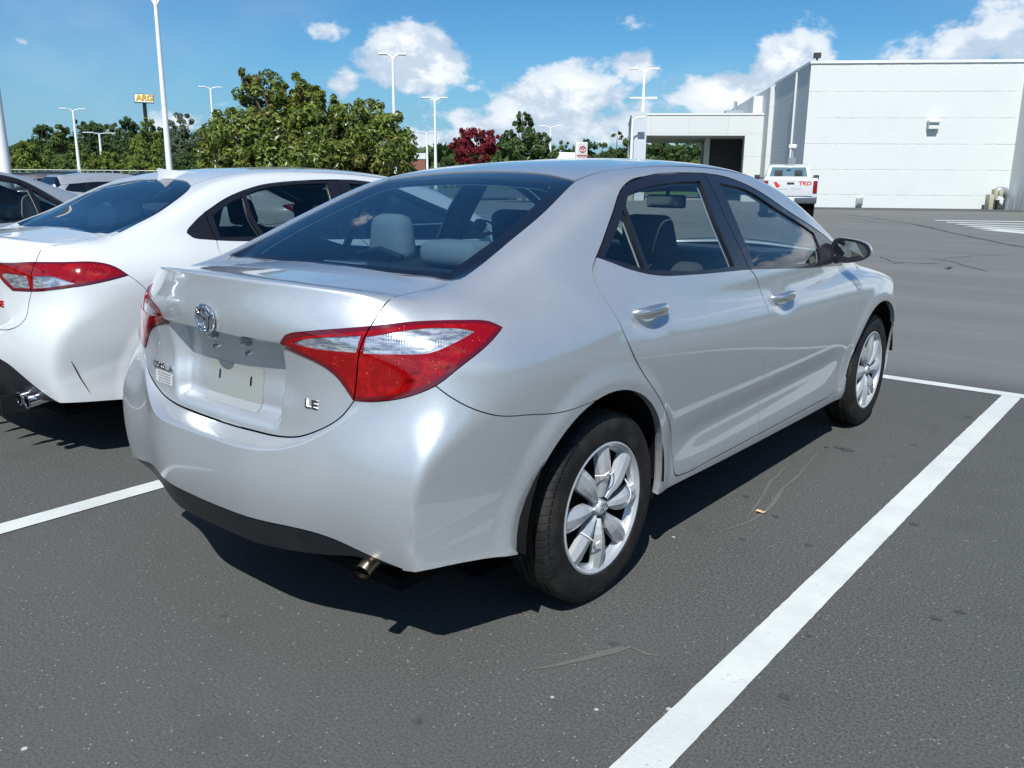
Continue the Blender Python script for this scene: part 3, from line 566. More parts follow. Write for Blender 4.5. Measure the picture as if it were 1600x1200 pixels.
def build_car(name,label,P,FT,pt,step=.012,pos=(0,0,0),rz=0,group=None,opts=None,cat='car'):
    op=dict(detail=True,tint=M_glass,rtint=M_rglass,interior=True,ties=False,cover='petal',frit=True); op.update(opts or {})
    root=thing(name,label,cat,pos,rz,group); F=make_F(P); Wp=Wrap(F)
    def path(pts,closed=True,st=.02,dom='wall'):
        P_,sh=split_sharp(pts); Q=surf_pts(F,P_); uv=Wp.inv(Q) if dom=='wall' else Q[:,:2]
        uv=uv[:,:2].copy(); 
        if dom=='wall': uv[np.abs(Q[:,0])<1e-6,0]=np.where(uv[np.abs(Q[:,0])<1e-6,0]<2,0,Wp.u5)
        return smooth_path(uv,sh,closed,st)
    def inset(P,w):
        A=offset_path(P,w,True); return A if pip(P,A).mean()>.5 else offset_path(P,-w,True)
    st=step; gw=.0042 if st<.02 else .008
    railT=path(FT['rail'],False,max(st,.012),'top')
    # rail as 3D points seen from above, then the same points in the wall sheet
    rail3=cast(F,np.stack([railT[:,0],railT[:,1],np.full(len(railT),2.2)],1),np.tile([0.,0.,-1.],(len(railT),1)),2.0,60)
    railW=Wp.inv(rail3)[:,:2]; railW[0,0]=0; railW[-1,0]=Wp.u5
    bot=path(FT['bottom'],False,.03); bot[0,0]=0; bot[-1,0]=Wp.u5
    def vline(u,a,b):
        n=max(2,int(abs(b-a)/(max(st,.011)*.8))); t=np.linspace(a,b,n+1)[1:-1]; return np.stack([np.full(len(t),u),t],1)
    cr_=np.array([railW[0,1]-q for q in(.031,.025,.02,.016,.013,.010,.0075,.005,.0025)]) if st<.02 else np.array([])
    v0=vline(0,bot[0,1],(cr_[0] if len(cr_) else railW[0,1])); v0=np.concatenate([v0,np.stack([0*cr_,cr_],1)]) if len(cr_) else v0
    outer=np.concatenate([railW,vline(Wp.u5,railW[-1,1],bot[-1,1]),bot[::-1],v0])
    ar=[]
    for cy,cz,r in P['arches']:
        a=np.linspace(-.35,math.pi+.35,40); pts=[('s',cy+r*math.cos(t),max(cz+r*math.sin(t),.12)) for t in a]; ar.append(('arch',Wp.inv(surf_pts(F,pts))[:,:2]))
    regs=ar+[(n,path(p)) for n,p in FT['panes']]+[('trim',path(FT['dlo']))]+[('clear',path(c)) for c in FT['clear']]+[('lamp',inset(path(FT['lamp']),.0115)),('lamp_rim',path(FT['lamp']))]
    regs+=[(n,path(p)) for n,p in FT.get('extra',[])]
    lidp=path(FT['lid'],False,.015)
    lid_closed=np.concatenate([lidp,[[0,railW[0,1]+.0]],railW[1:][railW[1:,0]<lidp[0,0]]]); regs.append(('lid',lid_closed))
    regs+=[('door_r',path(FT['door_r'])),('door_f',path(FT['door_f']))]
    regs.append(('valance',path(FT['valance'])))
    bs=path(FT['bseam'],False,.015)
    li=Wp.inv(np.array([[.541,-.755,.771]]))[0] if 'bump_in' not in FT else Wp.inv(np.array([FT['bump_in']]))[0]
    bumpP=np.concatenate([lidp[::-1][:],[li],bs,[[bs[-1,0],.1]],[[0,.1]]]); 
    bumpP=np.array([q for q in bumpP if q[1]<=li[1]+.10 or q[0]>li[0]]); regs.append(('bumper',bumpP))
    regs+=[('headlight',path(FT['head'])),('front_bumper',path(FT['fbump']))]
    B=['body','bumper','lid']
    gaps=[(lidp,False,gw,set(['body','bumper','lid','lamp','lamp_rim','clear','valance'])),(bs,False,gw*.75,set(['body','bumper'])),
          (path(FT['lamp']),True,gw,set(B)),(path(FT['door_r']),True,gw*1.5,set(['body','door_r','door_f','trim'])),(path(FT['door_f']),True,gw*1.5,set(['body','door_r','door_f','trim'])),
          (path(FT['fbump']),True,gw,set(['body','front_bumper'])),(path(FT['dlo']),True,.002,set(['body','door_r','door_f']))]
    k0=int(np.argmax(railT[:,1]>-.64)); k1=int(np.argmax(railT[:,1]>1.9)); kg=int(np.argmax(railT[:,1]>-.38))
    gaps+=[(railW[k0:kg],False,gw*.9,set(['body','lid'])),(railW[kg:k1],False,gw*2.6,set(['body']))]
    us=np.concatenate([np.arange(0,2.6,st),np.arange(2.6,Wp.u5+.03,st*2.2)]); us[-1]=Wp.u5; us=us[us<=Wp.u5]
    vs=np.arange(.16,1.5,st*.9)
    g=np.stack(np.meshgrid(us,vs),-1).reshape(-1,2); g=g[pip(outer,g)]
    if st<.02: g=g[(dist_poly(lidp[lidp[:,1]<.80],g,False,.052)>.051)&(dist_poly(railW[:max(2,int(np.argmax(railT[:,1]>-.60)))],g,False,.034)>.033)]
    # follow the crease of the tail edge closely
    ext=[]
    if st<.02:
        nr=int(np.argmax(railT[:,1]>-.60))+2
        for o in (.0025,.005,.0075,.010,.013,.016,.020,.025,.031): ext.append(offset_path(railW[:nr],o,False)); ext.append(offset_path(railW[:nr],-o,False))
        lb=lidp[lidp[:,1]<.80]
        for o in np.arange(.002,.050,.003): ext.append(offset_path(lb,o,False)); ext.append(offset_path(lb,-o,False))
        ext=[e[(e[:,0]>0)] for e in ext]; ext=[e[pip(outer,e)] for e in ext if len(e)]
    wall=Sheet(Wp.pos,F,np.concatenate([g]+ext),regs,gaps,outer)
    # split lamps and glass between lid and quarter
    c=wall.uv[wall.T].mean(1); inl=pip(lid_closed,c); 
    for nm in('lamp','lamp_rim','clear'):
        ids=[i for i,n in enumerate(wall.names) if n==nm]; m=np.isin(wall.lab,ids)&inl; wall.names.append(nm+'_in'); wall.lab[m]=len(wall.names)-1
    # top sheet
    xs=np.arange(0,.95,st); ys=np.concatenate([np.arange(-.9,1.2,st),np.arange(1.2,3.6,st*2)]); g=np.stack(np.meshgrid(xs,ys),-1).reshape(-1,2)
    tv=vline(0,railT[-1,1],railT[0,1]+.035); tv2=vline(0,railT[0,1]+.035,railT[0,1]) if st>=.02 else np.array([[0,railT[0,1]+q] for q in(.03,.022,.017,.013,.010,.0075,.005,.0025)])
    outT=np.concatenate([railT,tv,tv2]); g=g[pip(outT,g)]
    yrb=FT['rwin'][0][2]
    rwin=path(FT['rwin'],True,.02,'top'); wind=path(FT['wind'],True,.02,'top')
    regT=[('rpane',path(FT['rpane'],True,.02,'top')),('frit',rwin),('windshield',wind),('trunk',np.array([[0,-1.2],[1,-1.2],[1,yrb-.02],[.45,yrb+.012],[0,yrb]])),('hood',np.array([[0,FT['hoodline']],[1,FT['hoodline']-.05],[1,4],[0,4]]))]
    extT=[offset_path(railT[:nr],o*q,False) for o in(.0025,.005,.0075,.010,.013,.017,.022,.03) for q in(1,-1)] if st<.02 else []
    extT=[e[pip(outT,e)] for e in extT]
    bl=[('t',0,yrb-.006),('t',.2,yrb-.006),('t',.386,yrb+.006),('t',.575,yrb)]
    gT=[(rwin,True,.005,set(['frit','body','trunk'])),(path(bl,False,.02,'top'),False,.007,set(['trunk','frit'])),(wind,True,.005,set(['body','windshield','hood'])),(railT[k0:kg],False,gw*.9,None),(railT[kg:k1],False,gw*2.2,set(['body']))]
    def topP(uv):
        q=cast(F,np.stack([uv[:,0],uv[:,1],np.full(len(uv),2.2)],1),np.tile([0.,0.,-1.],(len(uv),1)),2.0,40); return q
    top=Sheet(topP,F,np.concatenate([g]+extT),regT,gT,outT,9.)
    def both(p): return merge([p,mirror(p)])
    W_=lambda *n: wall.take(n); T_=lambda *n: top.take(n)
    # shells
    body=panel('body_shell',both(merge([W_('body'),T_('body')])),pt,root,flange=.022)
    # keep visible cavity: dark backing that also forms the cabin lining
    m=[n for n in set(wall.names) if n not in('arch','quarter_window','rear_side_window','front_side_window')]
    i2=np.isin(wall.lab,[i for i,n in enumerate(wall.names) if n not in('arch','quarter_window','rear_side_window','front_side_window')])
    def sub(s,msk):
        T=s.T[msk]; u=np.unique(T); mp=np.full(len(s.P),-1); mp[u]=np.arange(len(u)); return s.P[u],s.N[u],mp[T]
    i3=np.isin(top.lab,[i for i,n in enumerate(top.names) if n not in('rpane','windshield')])
    panel('body_cavity',both(merge([sub(wall,i2),sub(top,i3)])),M_backing,root,off=-.015,flange=0)
    panel('cabin_lining',both(merge([sub(wall,i2),sub(top,i3)])),M_inner if op['interior'] else M_backing,root,off=-.026,flange=0)
    lid=panel('trunk_lid',both(merge([W_('lid'),T_('trunk')])),pt,root)
    panel('hood',both(T_('hood')),pt,root)
    bmp=panel('rear_bumper',both(W_('bumper')),pt,root,flange=.03)
    panel('lower_valance',both(W_('valance')),M_plastic,bmp,off=-.004,flange=.03)
    panel('front_bumper',both(W_('front_bumper')),pt,root)
    panel('windshield',both(T_('windshield')),op['tint'],root,off=-.004,flange=0)
    rw=panel('rear_window',both(T_('rpane')),op['rtint'],root,off=-.004,flange=0)
    panel('rear_window_border',both(T_('frit')),M_frit,rw,off=-.0035,flange=.01)
    ex={}
    for n,_ in FT.get('extra',[]):
        if n not in ex: ex[n]=W_(n)
    for side in(1,-1):
        S_=(lambda p:p) if side>0 else mirror
        panel('taillight',S_(W_('lamp')),M_redlens,root,off=.003,flange=.012)
        tl=root.children[-1]; tl=[o for o in C.objects if o.parent==root and o.name.startswith('taillight')][-1]
        panel('clear_lens',S_(W_('clear')),M_clear,tl,off=.001,flange=.006)
        panel('lens_rim',S_(W_('lamp_rim')),M_darkred,tl,off=.0035,flange=.006)
        if len(W_('lamp_rim_in')[2]): panel('lens_rim',S_(W_('lamp_rim_in')),M_darkred,lid,off=.0035,flange=.006)
        if len(W_('lamp_in')[2]):
            t2=panel('reversing_light',S_(W_('lamp_in')),M_redlens,lid,off=.003,flange=.012)
            panel('clear_lens',S_(W_('clear_in')),M_clear,lid,off=.001,flange=.006)
        panel('headlight',S_(W_('headlight')),M_head,root,off=.002)
        panel('window_surround',S_(W_('trim')),M_trim,root,off=-.001,flange=.012)
        dr=panel('rear_door',S_(W_('door_r')),pt,root,flange=.014); df=panel('front_door',S_(W_('door_f')),pt,root,flange=.014)
        panel('quarter_window',S_(W_('quarter_window')),op['tint'],dr,off=-.008,flange=0); panel('rear_side_window',S_(W_('rear_side_window')),op['tint'],dr,off=-.008,flange=0)
        panel('front_side_window',S_(W_('front_side_window')),op['ftint'] if 'ftint' in op else op['tint'],df,off=-.008,flange=0)
        if op['detail']:
            for (cy,cz),dd in zip(P['cups'],(dr,df)):
                q=surf_pts(F,[('s',cy,cz)])[0]; xs0=surf_pts(F,[('s',cy-.115,cz),('s',cy+.115,cz)])[:,0]
                b=MB(); n=17; vs=[]
                for i in range(n):
                    t=-1+2*i/(n-1); y=cy+t*.112; base=xs0[0]+(xs0[1]-xs0[0])*(t+1)/2; x=base-.014+.044*(1-abs(t)**3.2); w=.0215*(1-abs(t)**4*.70); th=.012*(1-abs(t)**6*.6)
                    zc=cz+.006*(1-t*t)
                    for j in range(12):
                        a=2*math.pi*j/12; vs.append((side*(x+th*math.cos(a)),y,zc+w*math.sin(a)))
                b.add(vs,[(i*12+j,i*12+(j+1)%12,(i+1)*12+(j+1)%12,(i+1)*12+j) for i in range(n-1) for j in range(12)]+[tuple(range(12)),tuple((n-1)*12+j for j in range(12))])
                b.build('door_handle',M_handle if pt==M_silver else pt,dd,smooth=True,angle=rad(70))
        # door mirror
        mz=op.get('mirror',(.862,2.13,1.008))
        O_=[(-.095,.030),(-.085,.056),(-.055,.066),(.0,.062),(.042,.053),(.072,.038),(.088,.014),(.086,-.016),(.060,-.038),(.015,-.051),(-.035,-.056),(-.070,-.042),(-.090,-.010)]
        O_=smooth_path(np.array(O_),[False]*len(O_),True,.012); no=len(O_)
        rows=[(.955,-.002,0),(1.0,.006,0),(1.0,.022,0),(.95,.045,.002),(.82,.068,.006),(.60,.085,.010),(.32,.094,.012),(.05,.097,.012)]
        vs=[(side*(mz[0]+x*k+dx),mz[1]+y+.03*max(x,0)/.1*k,mz[2]+z*k) for k,y,dx in rows for x,z in O_]
        mb_=MB(); mb_.mi=1; mb_.add(vs[:2*no],[(j,(j+1)%no,no+(j+1)%no,no+j) for j in range(no)])
        mb_.mi=0; mb_.add(vs[no:],[(i*no+j,i*no+(j+1)%no,(i+1)*no+(j+1)%no,(i+1)*no+j) for i in range(len(rows)-2) for j in range(no)])
        mb_.mi=1; mb_.add([(side*(mz[0]+x*.955),mz[1]-.002+.03*max(x,0)/.1*.955,mz[2]+z*.955) for x,z in O_],[tuple(range(no))])
        mo=mb_.build('door_mirror',[pt,M_trim],root,smooth=True,angle=rad(60))
        MB().add([(side*(mz[0]+.004+x*.83),mz[1]-.006+.022*max(x,0)/.1-.10*(x+.0)*.25-z*.28,mz[2]+z*.83) for x,z in O_],[tuple(range(no))]).build('mirror_glass',M_mirror,mo)
        MB().tube([(side*(mz[0]-.06),mz[1]+.02,mz[2]-.03),(side*(mz[0]-.15),mz[1]+.03,mz[2]-.055)],[.03,.035],14).build('mirror_arm',M_trim,mo,smooth=True)
        # wheel housings
        for cy,cz,r in P['arches']:
            k=24; vs=[]
            for i in range(k+1):
                a=.12+(math.pi-.17)*i/k if cy>1 else -.05+(math.pi+.1)*i/k
                for x in(.45,.868): vs.append((side*x,cy+(r+.006)*math.cos(a),cz+(r+.006)*math.sin(a)))
            b=MB().add(vs,[(2*i,2*i+1,2*i+3,2*i+2) for i in range(k)]); b.add([(side*.45,cy+(r*.9)*math.cos(a),cz+(r*.9)*math.sin(a)) for a in np.linspace(0,2*math.pi,24,endpoint=False)],[tuple(range(24))]); b.build('wheel_housing',M_backing,root,smooth=True)
    MB().box(-.60,.60,-.66,3.35,.20,.235).box(-.80,.80,.40,2.24,.215,.24).box(-.52,.52,-.74,-.66,.27,.30).build('underbody',M_backing,root)
    if op['interior']:
        Rx=Matrix.Rotation
        rounded('parcel_shelf',M_darkfab,root,-.62,.62,-.38,.20,.985,1.01,.01)
        def seat(x0,x1,yb,tilt,ztop,hr,heads,m=M_fabric,zs=.42):
            rounded('seat_cushion',m,root,x0,x1,yb+.05,yb+.55,zs-.10,zs+.04,.05)
            T=Matrix.Translation((0,yb,zs))@Rx(tilt,4,'X')
            rounded('seat_back',m,root,x0,x1,-.06,.07,.0,ztop-zs,.05,M=T)
            for hx,hw in heads:
                rounded('headrest',m,root,hx-hw,hx+hw,-.045,.055,ztop-zs+.02,ztop-zs+hr,.040,M=T,taper=.82)
        seat(-.62,.62,.42,rad(18),.98,.10,[])
        rounded('headrest',M_fabric,root,-.145,.145,.15,.33,1.01,1.112,.042)
        for hx in(-.385,.385): rounded('headrest',M_fabric,root,hx-.118,hx+.118,.20,.31,1.01,1.20,.045,taper=.74)
        # centre headrest folded low, with its belt
        MB().tube([(-.53,.19,1.035),(-.385,.188,1.06),(-.26,.19,1.035)],[.012,.014,.012],8).build('seat_belt',M_dash,root,smooth=True)
        for sx in(-.37,.37):
            seat(sx-.24,sx+.24,1.18,rad(14),1.02,.20,[(sx,.13)],m=op.get('frontfab',M_fabric),zs=.48)
        rounded('third_brake_light',M_brake3,root,-.085,.095,-.345,-.300,1.04,1.072,.006)
        rounded('dashboard',M_dash,root,-.70,.70,1.95,2.45,.70,.985,.06)
        rounded('centre_console',M_dash,root,-.12,.12,1.1,2.0,.35,.62,.03)
        rounded('cabin_floor',M_darkfab,root,-.72,.72,.1,2.4,.25,.29,.01)
        w=MB(); cx,cy,cz=-.37,1.80,.93; w.tube([(cx+.185*math.cos(a),cy+.07*math.sin(a)*-1,cz+.175*math.sin(a)) for a in np.linspace(0,2*math.pi,33)],.014,8); w.tube([(cx-.17,cy,cz),(cx+.17,cy,cz)],.018,8); w.tube([(cx,cy,cz),(cx,cy+.2,cz-.08)],.03,8); w.build('steering_wheel',M_dash,root,smooth=True)
        rm=rounded('rear_view_mirror',M_trim,root,-.07,.15,1.74,1.775,1.205,1.272,.014)
        MB().add([(-.060,1.7385,1.214),(.140,1.7385,1.214),(.140,1.7385,1.263),(-.060,1.7385,1.263)],[(0,1,2,3)]).build('mirror_glass',M_chrome,rm)
        MB().tube([(.04,1.76,1.25),(.04,1.80,1.36)],.010,8).build('mirror_stem',M_trim,rm,smooth=True)
    r=Car(); r.root=root; r.F=F; r.lid=lid; r.bmp=bmp; r.body=body; r.ex={n:(lambda p:p)(v) for n,v in ex.items()}; r.wall=wall; r.top=top
    r.wheels=make_wheels(root,P,cover=op['cover'],ties=op['ties'])
    return r
# ---------------- the silver sedan ----------------
silver=build_car('parked_sedan','silver sedan in the middle bay with empty plate recess and zip-tied wheel covers',SILVER,SILVER_FEAT,M_silver,step=.011,group=None,opts=dict(ties=True,frontfab=M_darkfab))
def rear_frame(F,x,z,off=.002):
    p=surf_pts(F,[('r',abs(x),z)])[0]; n=grad(F,p[None])[0]
    if x<0: p[0]*=-1; n=n*[-1,1,1]
    xa=np.cross((0,0,1),n); xa=-xa if xa[0]<0 else xa; ya=np.cross(n,xa); ya=ya if ya[2]>0 else -ya
    p=p+n*off; return p,xa,ya,n
def rear_text(F,parent,body,size,x,z,m,name='nameplate',sx=1,bold=0.0,extrude=.002):
    p,xa,ya,n=rear_frame(F,x,z); mx=Matrix((Vector(xa),Vector(ya),Vector(n))).transposed().to_4x4(); mx.translation=Vector(p); return text(name,body,size,m,parent,mx,extrude,bold=bold,sx=sx)
F0=silver.F
p,xa,ya,n=rear_frame(F0,0,.942,.003); emblem_rings(silver.lid,p,xa,ya,.046,M_chrome)
e=MB(); f=frame(p,xa,ya); vs=[f@Vector((.045*math.cos(a),.039*math.sin(a),.0005)) for a in np.linspace(0,2*math.pi,40,endpoint=False)]; e.add(vs,[tuple(range(40))]); e.build('emblem_ground',mat('emblem_ground',(.35,.37,.39),.25,.8),silver.lid)
M_badge=mat('badge_chrome',(.30,.31,.33),.22,1.0)
rear_text(F0,silver.lid,'COROLLA',.030,-.366,.737,M_badge,sx=.98,bold=.0003,extrude=.0012)
rear_text(F0,silver.lid,'LE',.034,.402,.741,M_badge,sx=1.45,bold=.0006,extrude=.0015,name='trim_badge')
# dealer sticker under the nameplate
p,xa,ya,n=rear_frame(F0,-.355,.702,.0012); f=frame(p,xa,ya)
MB().add([f@Vector(v) for v in((-.062,-.019,0),(.062,-.019,0),(.062,.019,0),(-.062,.019,0))],[(0,1,2,3)]).build('sticker',mat('sticker_white',(.50,.51,.51),.35),silver.lid)
rr_=random.Random(4); p,xa,ya,n=rear_frame(F0,-.355,.702,.0016); f=frame(p,xa,ya); b=MB()
for j in range(4):
    x=-.05+rr_.uniform(0,.015)
    while x<.045:
        w_=rr_.uniform(.004,.014); b.add([f@Vector(v) for v in((x,.011-j*.0085,0),(x+w_,.011-j*.0085,0),(x+w_,.015-j*.0085,0),(x,.015-j*.0085,0))],[(0,1,2,3)]); x+=w_+.0035
b.build('sticker_print',mat('print_grey',(.10,.11,.12),.5),silver.lid)

# licence plate area: screw slots, residue patch, plate lamps
def on_rear(x,z,off): 
    p,xa,ya,n=rear_frame(F0,x,z,off); return frame(p,xa,ya)
b=MB(); nx,nz=14,6; xz=[(-.145+.285*i/nx,.668+.125*j/nz) for j in range(nz+1) for i in range(nx+1)]; q=surf_pts(F0,[('r',abs(x),z) for x,z in xz]); n_=grad(F0,q); q=q+n_*.0008; sg=np.array([-1. if x<0 else 1. for x,z in xz]); q[:,0]*=sg; vs=list(q)
b.add(vs,[(j*(nx+1)+i,j*(nx+1)+i+1,(j+1)*(nx+1)+i+1,(j+1)*(nx+1)+i) for j in range(nz) for i in range(nx)]); b.build('plate_residue',mat('plate_residue',(.53,.55,.52),.36,.58,.8),silver.lid,smooth=True)
for x in(-.084,.080):
    f=on_rear(x,.750,.0016); MB().box(-.0035,.0035,-.014,.014,0,.0008,f).build('screw_slot',M_backing,silver.lid)
for x in(-.085,.085):
    f=on_rear(x,.872,.0); MB().box(-.022,.022,-.010,.012,0,.010,f).build('plate_lamp',M_clear,silver.lid,bevel=.003)
    f=on_rear(x,.838,.0); MB().tube([f@Vector((0,0,0)),f@Vector((0,0,.010))],.007,8).build('plate_bolt',M_badge,silver.lid,smooth=True)
# tail pipe, angled down
x0=.575
t=MB(); t.tube([(x0-.03,-.50,.350),(x0,-.66,.345),(x0+.022,-.775,.321),(x0+.028,-.80,.312)],[.018,.020,.022,.023],20,cap=False); t.tube([(x0+.028,-.80,.312),(x0+.02,-.775,.321),(x0-.002,-.68,.340)],[.021,.020,.018],20,cap=False)
t.build('exhaust_pipe',M_steel,silver.root,smooth=True)
# ---------------- the white sedan ----------------
Wf=dict(SILVER_FEAT)
Wf.update(
    rail=[('t',0,RW[0]),('t',.1,RW[1]),('t',.2,RW[2]),('t',.3,RW[3]),('t',.4,RW[4]),('t',.5,RW[5]),('t',.573,-.675),'!',('t',.60,-.585),('t',.617,-.485),('t',.622,-.40),('t',.622,-.315),'!',('t',.60,-.20),('t',.57,-.03),('t',.52,.11),('t',.455,.18),'!',('t',.47,.40),('t',.50,.60),
          ('t',.54,.8),('t',.562,1.1),('t',.575,1.4),('t',.585,1.7),('t',.605,1.95),('t',.64,2.3),('t',.67,2.62),'!',('t',.73,2.72),('t',.74,3.0),('t',.66,3.25),('t',.45,3.42),('t',0,3.52),'!'],
    bottom=[('r',0,.25),('r',.30,.26),('r',.44,.28),('r',.60,.300),('r',.70,.307),('s',-.60,.297),('s',-.42,.284),('s',-.15,.26),('s',.34,.262),('s',.9,.25),('s',1.7,.24),('s',2.3,.232),('s',2.7,.2),('s',2.98,.22),('f',.6,.2),('f',0,.2)],
    dlo=[('s',-.030,1.062),('s',.028,1.112),('s',.107,1.161),('s',.258,1.231),('s',.478,1.294),('s',.645,1.315),('s',.923,1.331),('s',1.197,1.328),('s',1.468,1.29),('s',1.721,1.20),('s',1.932,1.125),('s',2.10,1.065),('s',2.21,1.01),('s',2.23,.930),'!',('s',1.6,.955),('s',1.059,.985),('s',.590,1.0),('s',.293,1.008),('s',.080,1.025),('s',-.01,1.040)],
    panes=[('quarter_window',[('s',.145,1.145),'!',('s',.258,1.205),('s',.360,1.24),'!',('s',.35,1.13),('s',.38,1.03),'!',('s',.14,1.035),'!']),
           ('rear_side_window',[('s',.385,1.25),'!',('s',.478,1.276),('s',.645,1.298),('s',.96,1.312),'!',('s',.935,1.16),('s',.937,1.005),'!',('s',.601,1.013),('s',.410,1.022),'!',('s',.375,1.13)]),
           ('front_side_window',[('s',1.129,1.310),'!',('s',1.357,1.29),('s',1.602,1.20),('s',1.859,1.115),('s',1.935,1.087),'!',('s',1.93,1.02),('s',1.879,.957),'!',('s',1.108,.995),'!',('s',1.11,1.15)])],
    door_r=[('s',.107,1.161),'!',('s',.11,1.08),('s',.115,1.019),'!',('s',.10,.95),('s',.12,.85),('s',.20,.73),('s',.32,.59),('s',.42,.46),('s',.475,.298),('s',.53,.285),('s',.8,.283),('s',1.19,.283),'!',
            ('s',1.186,.377),('s',1.172,.512),('s',1.160,.64),('s',1.150,.80),('s',1.125,.92),('s',1.085,.96),('s',1.052,.99),'!',('s',1.03,1.187),('s',1.040,1.33),'!',('s',.645,1.315),('s',.478,1.294),('s',.258,1.231)],
    door_f=[('s',1.19,.283),'!',('s',1.186,.377),('s',1.172,.512),('s',1.160,.64),('s',1.150,.80),('s',1.125,.92),('s',1.085,.96),('s',1.052,.99),'!',('s',1.03,1.187),('s',1.040,1.33),'!',('s',1.197,1.328),('s',1.468,1.29),('s',1.721,1.20),('s',1.932,1.125),('s',2.10,1.065),('s',2.21,1.01),'!',('s',2.24,.93),('s',2.27,.80),('s',2.29,.6),('s',2.285,.45),('s',2.21,.325),('s',2.10,.288),('s',1.9,.285),'!'],
    lid=[('t',.573,-.675),'!',(.587,-.709,.951),(.582,-.731,.893),(.575,-.740,.816),'!',(.560,-.755,.759),(.556,-.771,.700),(.518,-.790,.659),(.446,-.807,.632),(.333,-.808,.618),('r',.2,.615),('r',0,.613),'!'],
    lamp=[('r',.34,.945),'!',(.386,-.789,.940),(.576,-.716,.951),(.697,-.631,.953),(.787,-.511,.950),(.819,-.453,.928),(.847,-.407,.887),'!',(.842,-.470,.874),(.813,-.578,.854),(.754,-.654,.841),(.618,-.726,.821),(.448,-.772,.814),'!',('r',.38,.86)],
    clear=[[('r',.39,.885),(.553,-.742,.889),'!',(.57,-.742,.830),'!',(.46,-.772,.828),'!'],[(.592,-.732,.887),'!',(.693,-.679,.888),(.748,-.648,.870),(.775,-.625,.858),'!',(.617,-.725,.833),(.590,-.74,.832),'!']],
    extra=[],
    bump_in=(.575,-.745,.800), bseam=[(.847,-.407,.887),(.861,-.373,.855),(.867,-.339,.816),(.875,-.30,.76),(.880,-.22,.70)],
    valance=[('r',0,.50),'!',('r',.30,.490),('r',.42,.462),('r',.50,.425),('r',.618,.362),('r',.726,.306),'!',('r',.72,.15),'!',('r',0,.15),'!'],
    rwin=[('t',0,-.365),'!',('t',.2,-.360),('t',.48,-.338),('t',.622,-.315),'!',('t',.9,-.2),'!',('t',.9,.10),'!',('t',.455,.18),'!',('t',.30,.235),('t',0,.265),'!'],
    rpane=[('t',0,-.335),'!',('t',.3,-.328),('t',.50,-.305),('t',.575,-.27),('t',.565,-.17),('t',.53,-.01),('t',.46,.115),('t',.40,.155),('t',.25,.20),('t',0,.222),'!'],
    wind=[('t',0,1.98),'!',('t',.35,1.96),('t',.56,1.86),'!',('t',.59,2.1),('t',.66,2.60),'!',('t',.4,2.72),('t',0,2.76),'!'])
white=build_car('parked_sedan','white sedan beside the silver one with shark fin, black-edged tail lamps, twin exhaust tips',WHITE,Wf,M_white,step=.015,pos=(-2.56,.2,0),opts=dict(tint=M_dglass,rtint=M_rdark,cover='five',frontfab=M_darkfab))
F1=white.F
rear_text(F1,white.lid,'SE',.042,.345,.742,mat('red_badge',(.45,.01,.015),.15,.3,1),name='trim_badge',sx=1.35,bold=.001)
p,xa,ya,n=rear_frame(F1,0,.90,.003); emblem_rings(white.lid,p,xa,ya,.046,M_chrome)
# shark fin
bm=bmesh.new(); sec=[]
for t,w,z1 in((0,.003,.062),(.08,.008,.060),(.25,.013,.044),(.55,.017,.024),(.85,.015,.009),(1,.003,.0)):
    y=.24+.20*t; zb=float(cast(F1,np.array([[.0,y,2.2]]),np.array([[0,0,-1.]]),2.)[0][2])-.006; sec.append([bm.verts.new(v) for v in((-w*1.5,y,zb),(-w*.6,y+.01,zb+z1*.6),(0,y-(.03 if t==0 else 0)*0,zb+z1+.006),(w*.6,y+.01,zb+z1*.6),(w*1.5,y,zb))])
for a,b in zip(sec,sec[1:]):
    for i in range(4): bm.faces.new((a[i],a[i+1],b[i+1],b[i]))
bm.faces.new(sec[0][::-1]); me=bpy.data.meshes.new('roof_fin'); bmesh.ops.recalc_face_normals(bm,faces=bm.faces); bm.to_mesh(me); bm.free(); me.materials.append(M_white); me.polygons.foreach_set('use_smooth',[True]*len(me.polygons)); me.set_sharp_from_angle(angle=rad(50)); link(bpy.data.objects.new('roof_fin',me),white.root)
for x in(.478,.565):
    for s_ in(1,-1):
        t=MB(); t.tube([(s_*x,-.55,.32),(s_*x,-.70,.315),(s_*(x),-.815,.300)],[.032]*3,20,cap=False); t.tube([(s_*x,-.815,.300),(s_*x,-.70,.315)],[.028,.026],20,cap=False); t.lathe([(.032,0),(.034,-.004),(.028,-.004)],20,'y',Matrix.Translation((s_*x,-.813,.300))); t.build('exhaust_tip',M_chrome,white.root,smooth=True)
# diffuser fins under the tail
for x in(-.36,-.18,0,.18,.36): MB().box(x-.004,x+.004,-.86,-.60,.205,.30).build('diffuser_fin',M_plastic,white.bmp)
# slash trim on the bumper corner
for s_ in(1,-1):
    pts=surf_pts(F1,[('s',-.682,.505),('s',-.668,.47),('s',-.650,.42),('s',-.617,.345)])
    ins=[q+grad(F1,q[None])[0]*.004 for q in pts]; MB().tube([(s_*q[0],q[1],q[2]) for q in ins],[.0012,.0026,.0026,.0012],8).build('bumper_slash',M_trim,white.bmp,smooth=True)

